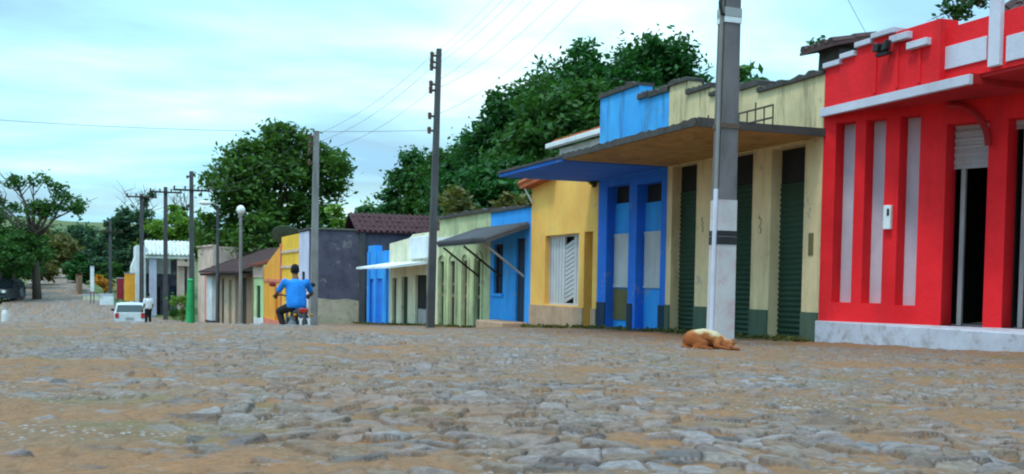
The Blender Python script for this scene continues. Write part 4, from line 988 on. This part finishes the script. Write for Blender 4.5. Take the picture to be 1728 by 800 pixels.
# weeds on roofs and a fern on the yellow wall
def sprig(label, P, n, r, seed, mat='leaf_mid', size=.05):
    rng = np.random.default_rng(seed); t = thing('weed', label, 'plant', P); b = B()
    c = []
    for i in range(n):
        a = rng.uniform(0,6.28); e_ = np.array([math.cos(a)*r*rng.uniform(.3,1), math.sin(a)*r*rng.uniform(.3,1), r*rng.uniform(.1,1.2)])
        b.tube([(0,0,0),tuple(e_*.5+np.array([0,0,r*.2])),tuple(e_)],.006,4); c += [e_*f+rng.normal(size=3)*.02 for f in np.linspace(.3,1,9)]
    leafmesh('leaves', np.array(c), size, mat, t, rng); b.build('stems', M['bark'], t)
q = hit(1003,316,9.96); sprig('fern like weed sprouting from the top right of the yellow wall', q, 16, .3, 61)
q = hit(1380,86,11.2); sprig('dark weed growing on top of the ruined stub', q, 14, .22, 62, 'leaf_dark')
q = hit(1615,32,10.9); sprig('dark spiky weed on the old roof over the red parapet', q, 22, .36, 63, 'leaf_dark')
q = hit(1650,12,11.2); sprig('second dark weed on the old roof, right of the spiky one', q, 20, .34, 64, 'leaf_dark')
rng = np.random.default_rng(5); cc = []
for i in range(300):
    s_ = 12.9+30*rng.random()**1.5; l_ = 9.86-abs(rng.normal())*.10
    if s_ > 43: continue
    n_ = int(rng.integers(5,26)); q = np.array([l_,s_,gz(l_,s_)+.03]); cc.append(q+rng.normal(size=(n_,3))*np.array([.06,.10,.02])+np.array([0,0,.03])*rng.random((n_,1)))
tag(leafmesh('wall_weeds', np.concatenate(cc), .045, 'leaf_dry', None, rng, 0), kind='stuff')
# ------------------------------------------------------------------ vehicles
def car(name, label, cat, P, rz, W, L, H_, paintm, hood=.28):
    """hatchback; local +y is the front"""
    t = thing(name, label, cat, P, rz); z0 = .22; y0, y1 = -L/2, L/2; belt = H_*.60
    prof = [(y0+.05,z0),(y0,.5),(y0+.04,belt*.98),(y0+.30,H_*.93),(y0+.75,H_),(y0+L*.50,H_*.985),(y0+L*.68,belt*1.04),(y1-.15,belt*.88),(y1,belt*.62),(y1-.04,z0)]
    secs = []                              # lengthwise strips from one side to the other, roof narrower than the sills
    xs = [-1,-.94,-.6,0,.6,.94,1]; b = B(); vs = []; 
    for x in xs:
        for (y,z) in prof:
            tum = max(0,(z-belt)/(H_-belt)); hw = W/2*(1-.17*tum); zz_ = z-(.045*abs(x)**4 if z > .4 else 0); vs.append((hw*x, y*(1-.015*abs(x)**6), zz_))
    n = len(prof); fs = [(i*n+k_, i*n+(k_+1)%n, (i+1)*n+(k_+1)%n, (i+1)*n+k_) for i in range(len(xs)-1) for k_ in range(n)]
    fs += [tuple(range(n)), tuple(range((len(xs)-1)*n+n-1,(len(xs)-1)*n-1,-1))]
    b.add(vs, fs).build('body', M[paintm], t, bevel=.03)
    hw = lambda z: W/2*(1-.17*max(0,(z-belt)/(H_-belt)))
    def pane(nm, y_a, z_a, y_b, z_b, inset, off):
        a, c = hw(z_a)*inset, hw(z_b)*inset
        B().add([(-a,y_a+off,z_a),(a,y_a+off,z_a),(c,y_b+off,z_b),(-c,y_b+off,z_b),(-a,y_a+off*.2,z_a),(a,y_a+off*.2,z_a),(c,y_b+off*.2,z_b),(-c,y_b+off*.2,z_b)],
                [(0,1,2,3),(7,6,5,4),(0,4,5,1),(1,5,6,2),(2,6,7,3),(3,7,4,0)]).build(nm, M['glass'], t)
    pane('rear_window', y0+.075,belt+.05, y0+.285,H_*.90, .86, -.02); pane('windscreen', y0+L*.675,belt*1.07, y0+L*.52,H_*.95, .88, .025)
    for sd_ in (-1,1):
        x = lambda z: sd_*(hw(z)+.004)
        for ya, yb, yc, yd in ((y0+.42,y0+L*.40,y0+L*.40,y0+.62),(y0+L*.42,y0+L*.64,y0+L*.53,y0+L*.42)):
            za, zb_ = belt+.04, H_*.92; b = B()
            b.add([(x(za),ya,za),(x(za),yb,za),(x(zb_),yc,zb_),(x(zb_),yd,zb_)]+[(x(za)-.03*sd_,ya,za),(x(za)-.03*sd_,yb,za),(x(zb_)-.03*sd_,yc,zb_),(x(zb_)-.03*sd_,yd,zb_)],
                  [(0,1,2,3),(7,6,5,4),(0,4,5,1),(1,5,6,2),(2,6,7,3),(3,7,4,0)]).build('side_window', M['glass'], t)
        B().box(sd_*W/2*.80-.09,sd_*W/2*.80+.09,y0-.02,y0+.04,belt*.66,belt*.98).build('tail_light', M['lens'], t)
        B().box(sd_*W/2*.74-.14,sd_*W/2*.74+.14,y1-.09,y1+.01,belt*.62,belt*.80).build('headlight', M['lamp'], t)
        B().box(sd_*(W/2+.10)-.09,sd_*(W/2+.10)+.09,y0+L*.62,y0+L*.62+.08,belt+.02,belt+.15).build('wing_mirror', M['black'], t, bevel=.02)
        for y in (y0+.62,y1-.75):
            wh = B().torus((sd_*(W/2-.09),y,.29),.22,.085,'x').build('tyre', M['rubber'], t, smooth=True)
            B().tube([(sd_*(W/2-.14),y,.29),(sd_*(W/2-.02),y,.29)],[.17,.15],14).build('rim', M['steel'], wh)
    B().box(-W*.46,W*.46,y0-.05,y0+.08,.28,.46).build('rear_bumper', M[paintm], t, bevel=.03); B().box(-W*.46,W*.46,y1-.08,y1+.05,.26,.44).build('front_bumper', M[paintm], t, bevel=.03)
    B().box(-.2,.2,y0-.065,y0-.05,.48-.02,.59).build('number_plate', M['steel'], t)
    return t
P = onS(221,540,60); car('parked_car','white hatchback seen from behind at the kerb, dark rear window','car',(P.x,P.y+1.8,gz(P.x,P.y+1.8)),-.03,1.66,3.9,1.40,'carwhite')
P = onS(8,503,103); car('parked_car','dark car cut by the left picture edge under the bush','car',(P.x,P.y,gz(P.x,P.y)),math.pi-.25,2.0,4.9,1.95,'cardark')
# ------------------------------------------------------------------ people and the dog
def skinblob(name, fn, mat, parent, voxel, smooth=8):
    b = B(); fn(b); o = b.build(name, M[mat], parent, smooth=True)
    r = o.modifiers.new('remesh', 'REMESH'); r.mode = 'VOXEL'; r.voxel_size = voxel; r.use_smooth_shade = True
    s_ = o.modifiers.new('smooth', 'SMOOTH'); s_.iterations = smooth; s_.factor = .5
    return o
def chain(b, pts, rs):
    for i in range(len(pts)-1): b.capsule(pts[i], pts[i+1], rs[i], rs[i+1])
def hand(b, wrist, d, palm, side):
    """palm, four unequal bent fingers and a thumb, closing towards the palm direction"""
    d = Vector(d).normalized(); n = Vector(palm).normalized(); a = d.cross(n).normalized()*side; w_ = Vector(wrist)
    for k_ in range(4): b.capsule(w_+a*(.022-.015*k_)*.7, w_+d*.085+a*(.033-.022*k_), .016, .0125)
    for k_, ln in enumerate((.070,.080,.074,.058)):
        p0 = w_+d*.085+a*(.033-.022*k_); p1 = p0+(d*.75+n*.65).normalized()*ln*.55; p2 = p1+(d*.05+n).normalized()*ln*.5
        b.capsule(p0,p1,.0105,.0095); b.capsule(p1,p2,.0095,.008)
    p0 = w_+d*.03+a*.03; p1 = p0+(d*.6+a*.7+n*.3).normalized()*.045; b.capsule(p0,p1,.0135,.011); b.capsule(p1,p1+(d*.6+n*.7).normalized()*.032,.011,.009)
def person(label, P, rz, J, shirt):
    """J: joints in the local frame, the person faces +y"""
    t = thing('person', label, 'person', P, rz); V_ = lambda k_: Vector(J[k_])
    hd = V_('head'); nk = V_('neck')
    def body(b):
        b.ball(hd,(.078,.098,.118),14,10); b.capsule(hd+Vector((0,.035,-.085)), hd+Vector((0,.06,-.075)),.045,.035)     # skull, jaw
        b.capsule(hd+Vector((0,.098,.0)), hd+Vector((0,.112,-.032)),.010,.016)                                         # nose
        for q in (-1,1):
            b.ball(hd+Vector((q*.082,-.005,-.012)),(.012,.022,.032),8,6)
        b.capsule(nk, hd+Vector((0,-.015,-.08)),.06,.055); b.capsule(V_('chest'), nk,.10,.065)
        b.capsule(V_('hip'), V_('chest'),.12,.13)
        for q, sd_ in (('l',-1),('r',1)):
            chain(b,[V_('sh'+q),V_('el'+q),V_('wr'+q)],[.052,.040,.027]); d = (V_('wr'+q)-V_('el'+q)).normalized()
            hand(b, V_('wr'+q), J.get('hd'+q, d), J.get('pm'+q,(0,.3,-1)), -sd_)
            chain(b,[V_('hj'+q),V_('kn'+q),V_('an'+q)],[.085,.058,.038])
    bo = skinblob('body', body, 'skin', t, .0085, 4)
    def sh(b):
        b.capsule(V_('chest'), V_('hip')+Vector((0,0,.02)),.150,.150)
        b.capsule(V_('chest')+Vector((0,0,.04)), nk+Vector((0,0,-.06)),.135,.09)
        for q, sd_ in (('l',-1),('r',1)):
            b.capsule(V_('sh'+q)*.985, V_('chest')+Vector((sd_*.05,0,.03)),.072,.125); e_ = V_('sh'+q).lerp(V_('el'+q),.72); b.capsule(V_('sh'+q), e_,.068,.062)
            b.capsule(V_('chest')+Vector((sd_*.07,0,0)), V_('hip')+Vector((sd_*.07,0,.0)),.128,.135)
        b.capsule(nk+Vector((0,0,-.05)), V_('chest'),.075,.13)
    skinblob('shirt', sh, shirt, bo, .016, 5)
    def tr(b):
        for q, sd_ in (('l',-1),('r',1)): chain(b,[V_('hip')+Vector((sd_*.07,0,-.04)),V_('hj'+q),V_('kn'+q),V_('an'+q)],[.125,.105,.078,.060])
    skinblob('trousers', tr, 'trousers', bo, .016, 5)
    for q in 'lr':
        a = V_('an'+q); skinblob('shoe', lambda b: (b.capsule(a+Vector((0,-.04,-.045)), a+Vector((0,.15,-.055)),.045,.036), b.capsule(a,a+Vector((0,-.02,-.05)),.045,.045)), 'shoe', bo, .012, 3)
    def hr(b):
        b.ball(hd+Vector((0,-.018,.022)),(.088,.100,.112),14,10)
    hh_ = skinblob('hair', hr, 'hair', bo, .012, 3)
    for q in (-1,1): B().ball(hd+Vector((q*.032,.088,.012)),(.014,.008,.009),8,6).build('eye', M['black'], bo)
    B().tube([hd+Vector((-.024,.094,-.060)),hd+Vector((0,.102,-.061)),hd+Vector((.024,.094,-.060))],.006,6).build('mouth', M['maroon'], bo)
    return t
def motorcycle(label, P, rz, tankm):
    t = thing('motorcycle', label, 'motorcycle', P, rz)
    for y in (-.62,.64):
        ty = B().torus((0,y,.29),.245,.05,'x',28,8).build('tyre', M['rubber'], t, smooth=True)
        b = B().torus((0,y,.29),.205,.018,'x',24,6).tube([(-.06,y,.29),(.06,y,.29)],.05,10)
        for k_ in range(10): a = 2*math.pi*k_/10; b.tube([(0,y,.29),(0,y+.2*math.cos(a),.29+.2*math.sin(a))],.005,4)
        b.build('rim', M['steel'], ty)
    B().tube([(0,-.1,.62),(0,.35,.80),(0,.42,.72),(0,.05,.34),(0,-.25,.36),(0,-.1,.62)],.028,8).tube([(.07,-.62,.29),(.07,-.1,.38)],.02,6).tube([(-.07,-.62,.29),(-.07,-.1,.38)],.02,6).build('frame', M['black'], t)
    skinblob('tank', lambda b: (b.capsule((0,.10,.80),(0,.34,.84),.11,.12)), tankm, t, .02)
    skinblob('seat', lambda b: (b.capsule((0,.05,.67),(0,-.62,.72),.085,.08), b.capsule((.06,-.1,.66),(.06,-.5,.69),.07,.07), b.capsule((-.06,-.1,.66),(-.06,-.5,.69),.07,.07)), 'black', t, .02)
    skinblob('engine', lambda b: (b.ball((0,.12,.40),(.15,.2,.14)), b.capsule((0,.15,.45),(0,.22,.60),.09,.09)), 'steel', t, .02)
    B().tube([(-.08,.64,.29),(-.08,.48,.80),(-.08,.44,.95)],.024,8).tube([(.08,.64,.29),(.08,.48,.80),(.08,.44,.95)],.024,8).build('fork', M['steel'], t)
    B().tube([(-.36,.26,1.02),(-.2,.38,1.03),(0,.43,.97),(.2,.38,1.03),(.36,.26,1.02)],.016,8).build('handlebar', M['black'], t)
    for sd_ in (-1,1):
        B().tube([(sd_*.24,.36,1.03),(sd_*.36,.36,1.22)],.007,6).ball((sd_*.40,.35,1.24),(.075,.018,.05),12,8).build('mirror', M['maroon' if sd_ < 0 else 'black'], t)
        B().ball((sd_*.16,-.78,.66),(.035,.03,.03)).build('indicator', M['flower'], t)
    B().ball((0,.56,.86),(.1,.09,.1)).build('headlight', M['lamp'], t)
    B().tube([(0,-.55,.70),(0,-.85,.62),(0,-.95,.45)],[.08,.09,.05],8).build('rear_mudguard', M['black'], t)
    B().box(-.09,.09,-.84,-.76,.70,.79).build('tail_light', M['lens'], t, bevel=.015)
    B().box(-.10,.10,-.93,-.915,.46,.60).build('number_plate', M['white'], t)
    B().tube([(.15,.2,.30),(.17,-.2,.28),(.19,-.75,.36)],[.03,.045,.055],10).build('exhaust', M['steel'], t)
    B().box(-.26,.26,.02,.06,.28,.31).build('footrest', M['black'], t)
    return t
def riding(tilt=0):
    return dict(hip=(0,-.20,.84),chest=(0,-.12,1.18),neck=(0,-.06,1.37),head=(0,.0,1.53),
        shl=(-.215,-.10,1.30),shr=(.215,-.10,1.30),ell=(-.35,.02,1.07),elr=(.35,.02,1.07),wrl=(-.33,.19,1.04),wrr=(.33,.19,1.04),
        hdl=(.05,1,-.25),hdr=(-.05,1,-.25),pml=(0,-.2,-1),pmr=(0,-.2,-1),
        hjl=(-.11,-.14,.80),hjr=(.11,-.14,.80),knl=(-.25,.30,.70),knr=(.25,.30,.70),anl=(-.21,.06,.38),anr=(.21,.06,.38))
def standing():
    return dict(hip=(0,0,.97),chest=(0,.0,1.27),neck=(0,.0,1.45),head=(0,.03,1.61),
        shl=(-.19,0,1.39),shr=(.19,0,1.39),ell=(-.25,-.03,1.11),elr=(.25,-.03,1.11),wrl=(-.24,.08,.88),wrr=(.24,.08,.88),
        hjl=(-.09,0,.90),hjr=(.09,0,.90),knl=(-.10,.02,.49),knr=(.10,.02,.49),anl=(-.11,-.02,.095),anr=(.11,-.02,.095))
P = far(497,545,20.6); rg = gz(P.x,P.y)
rz_ = .02
motorcycle('dark motorcycle ridden away down the street, red tail light and white plate', (P.x+.02,P.y,rg-.0), rz_, 'maroon')
person('person in a bright blue shirt riding a motorcycle away, seen from behind', (P.x,P.y,rg), rz_, riding(), 'shirtblue')
P = far(250,540,52); person('person in a white shirt and black trousers standing by the white hatchback', (P.x,P.y,gz(P.x,P.y)), .5, standing(), 'shirtwhite')
# sleeping dog: rump to the left, head laid down to the right, one pale leg stretched to the front
def dogmat():
    m, t, b = principled('brown and cream fur', (.3,.12,.04), .95)
    tc_ = N(t,'ShaderNodeTexCoord'); sp = N(t,'ShaderNodeSeparateXYZ'); t.links.new(tc_.outputs['Object'], sp.inputs[0])
    n = N(t,'ShaderNodeTexNoise',Scale=7,Detail=4,Roughness=.6); t.links.new(tc_.outputs['Object'], n.inputs[0])
    f = math_(t,'ADD', math_(t,'ADD', math_(t,'MULTIPLY',sp.outputs[2],4.6), math_(t,'MULTIPLY',sp.outputs[0],1.0)), math_(t,'MULTIPLY',math_(t,'SUBTRACT',n.outputs[0],.5),.9))
    c = ramp(t,[(.58,(.27,.068,.015)),(.84,(.36,.12,.036)),(.97,(.54,.36,.19)),(1,(.60,.48,.31))], f).outputs[0]
    n2 = N(t,'ShaderNodeTexNoise',Scale=60,Detail=3); t.links.new(tc_.outputs['Object'], n2.inputs[0])
    c = mix(t,.5,c,ramp(t,[(.3,(.55,)*3),(.7,(1,)*3)],n2.outputs[0]).outputs[0],'MULTIPLY'); t.links.new(c,b.inputs['Base Color'])
    bp = N(t,'ShaderNodeBump',Strength=.8,Distance=.01); t.links.new(n2.outputs[0],bp.inputs['Height']); t.links.new(bp.outputs[0],b.inputs['Normal']); return m
M['dog'] = dogmat(); M['furwhite'] = cloth('pale fur', (.66,.58,.46)); M['furbrown'] = cloth('dark brown fur', (.20,.085,.025))
P = far(1192,584,11.2); P.z = gz(P.x,P.y)+.012
t = thing('sleeping_dog','brown and cream dog curled asleep on the cobbles at the foot of the nearest pole','dog',P,-TH); t.scale = (.86,)*3
def dog(b):
    b.ball((-.17,.02,.115),(.135,.15,.125),14,10); chain(b,[(-.15,.05,.125),(-.02,.10,.14),(.10,.10,.125),(.17,.07,.11)],[.125,.125,.115,.085])   # rump, curved back, shoulders
    chain(b,[(-.20,-.04,.10),(-.06,-.13,.075),(-.17,-.16,.035),(-.05,-.19,.028),(.03,-.20,.022)],[.105,.062,.036,.026,.022])              # folded hind leg: thigh, hock, paw
    chain(b,[(.17,.07,.11),(.24,.05,.085),(.27,.00,.075)],[.08,.065,.062])                                                                  # neck
    b.ball((.285,-.015,.072),(.068,.075,.060),12,9); chain(b,[(.29,-.05,.055),(.275,-.13,.036)],[.045,.028])                               # skull and muzzle on the ground
    chain(b,[(.14,.0,.08),(.10,-.12,.05),(.20,-.19,.028),(.245,-.215,.022)],[.06,.036,.024,.024])                                          # near front leg
    chain(b,[(.19,.04,.06),(.30,-.14,.030),(.36,-.20,.022)],[.045,.026,.023])
    chain(b,[(-.27,.02,.07),(-.31,-.09,.03),(-.25,-.18,.022),(-.15,-.225,.02)],[.035,.026,.02,.013])                                        # tail round the rump
    for q in range(3): b.capsule((.245,-.215+.012*q,.018),(.272,-.222+.014*q,.014),.011,.009); b.capsule((.36,-.20+.012*q,.018),(.386,-.212+.014*q,.014),.011,.009)
body = skinblob('body', dog, 'dog', t, .009, 4)
for x, y in ((.235,.02),(.335,.005)): skinblob('ear', lambda b: (b.capsule((x,y,.125),(x+(.03 if x>.3 else -.02),y-.035,.085),.020,.012)), 'furbrown', body, .008, 2)
B().ball((.273,-.158,.040),(.014,.010,.011),10,7).build('nose', M['black'], body)
for x in (.26,.315): B().ball((x,-.082,.088),(.008,.006,.005),8,6).build('eye', M['black'], body)
B().tube([(.255,-.148,.026),(.273,-.158,.024),(.29,-.146,.026)],.004,5).build('mouth', M['black'], body)
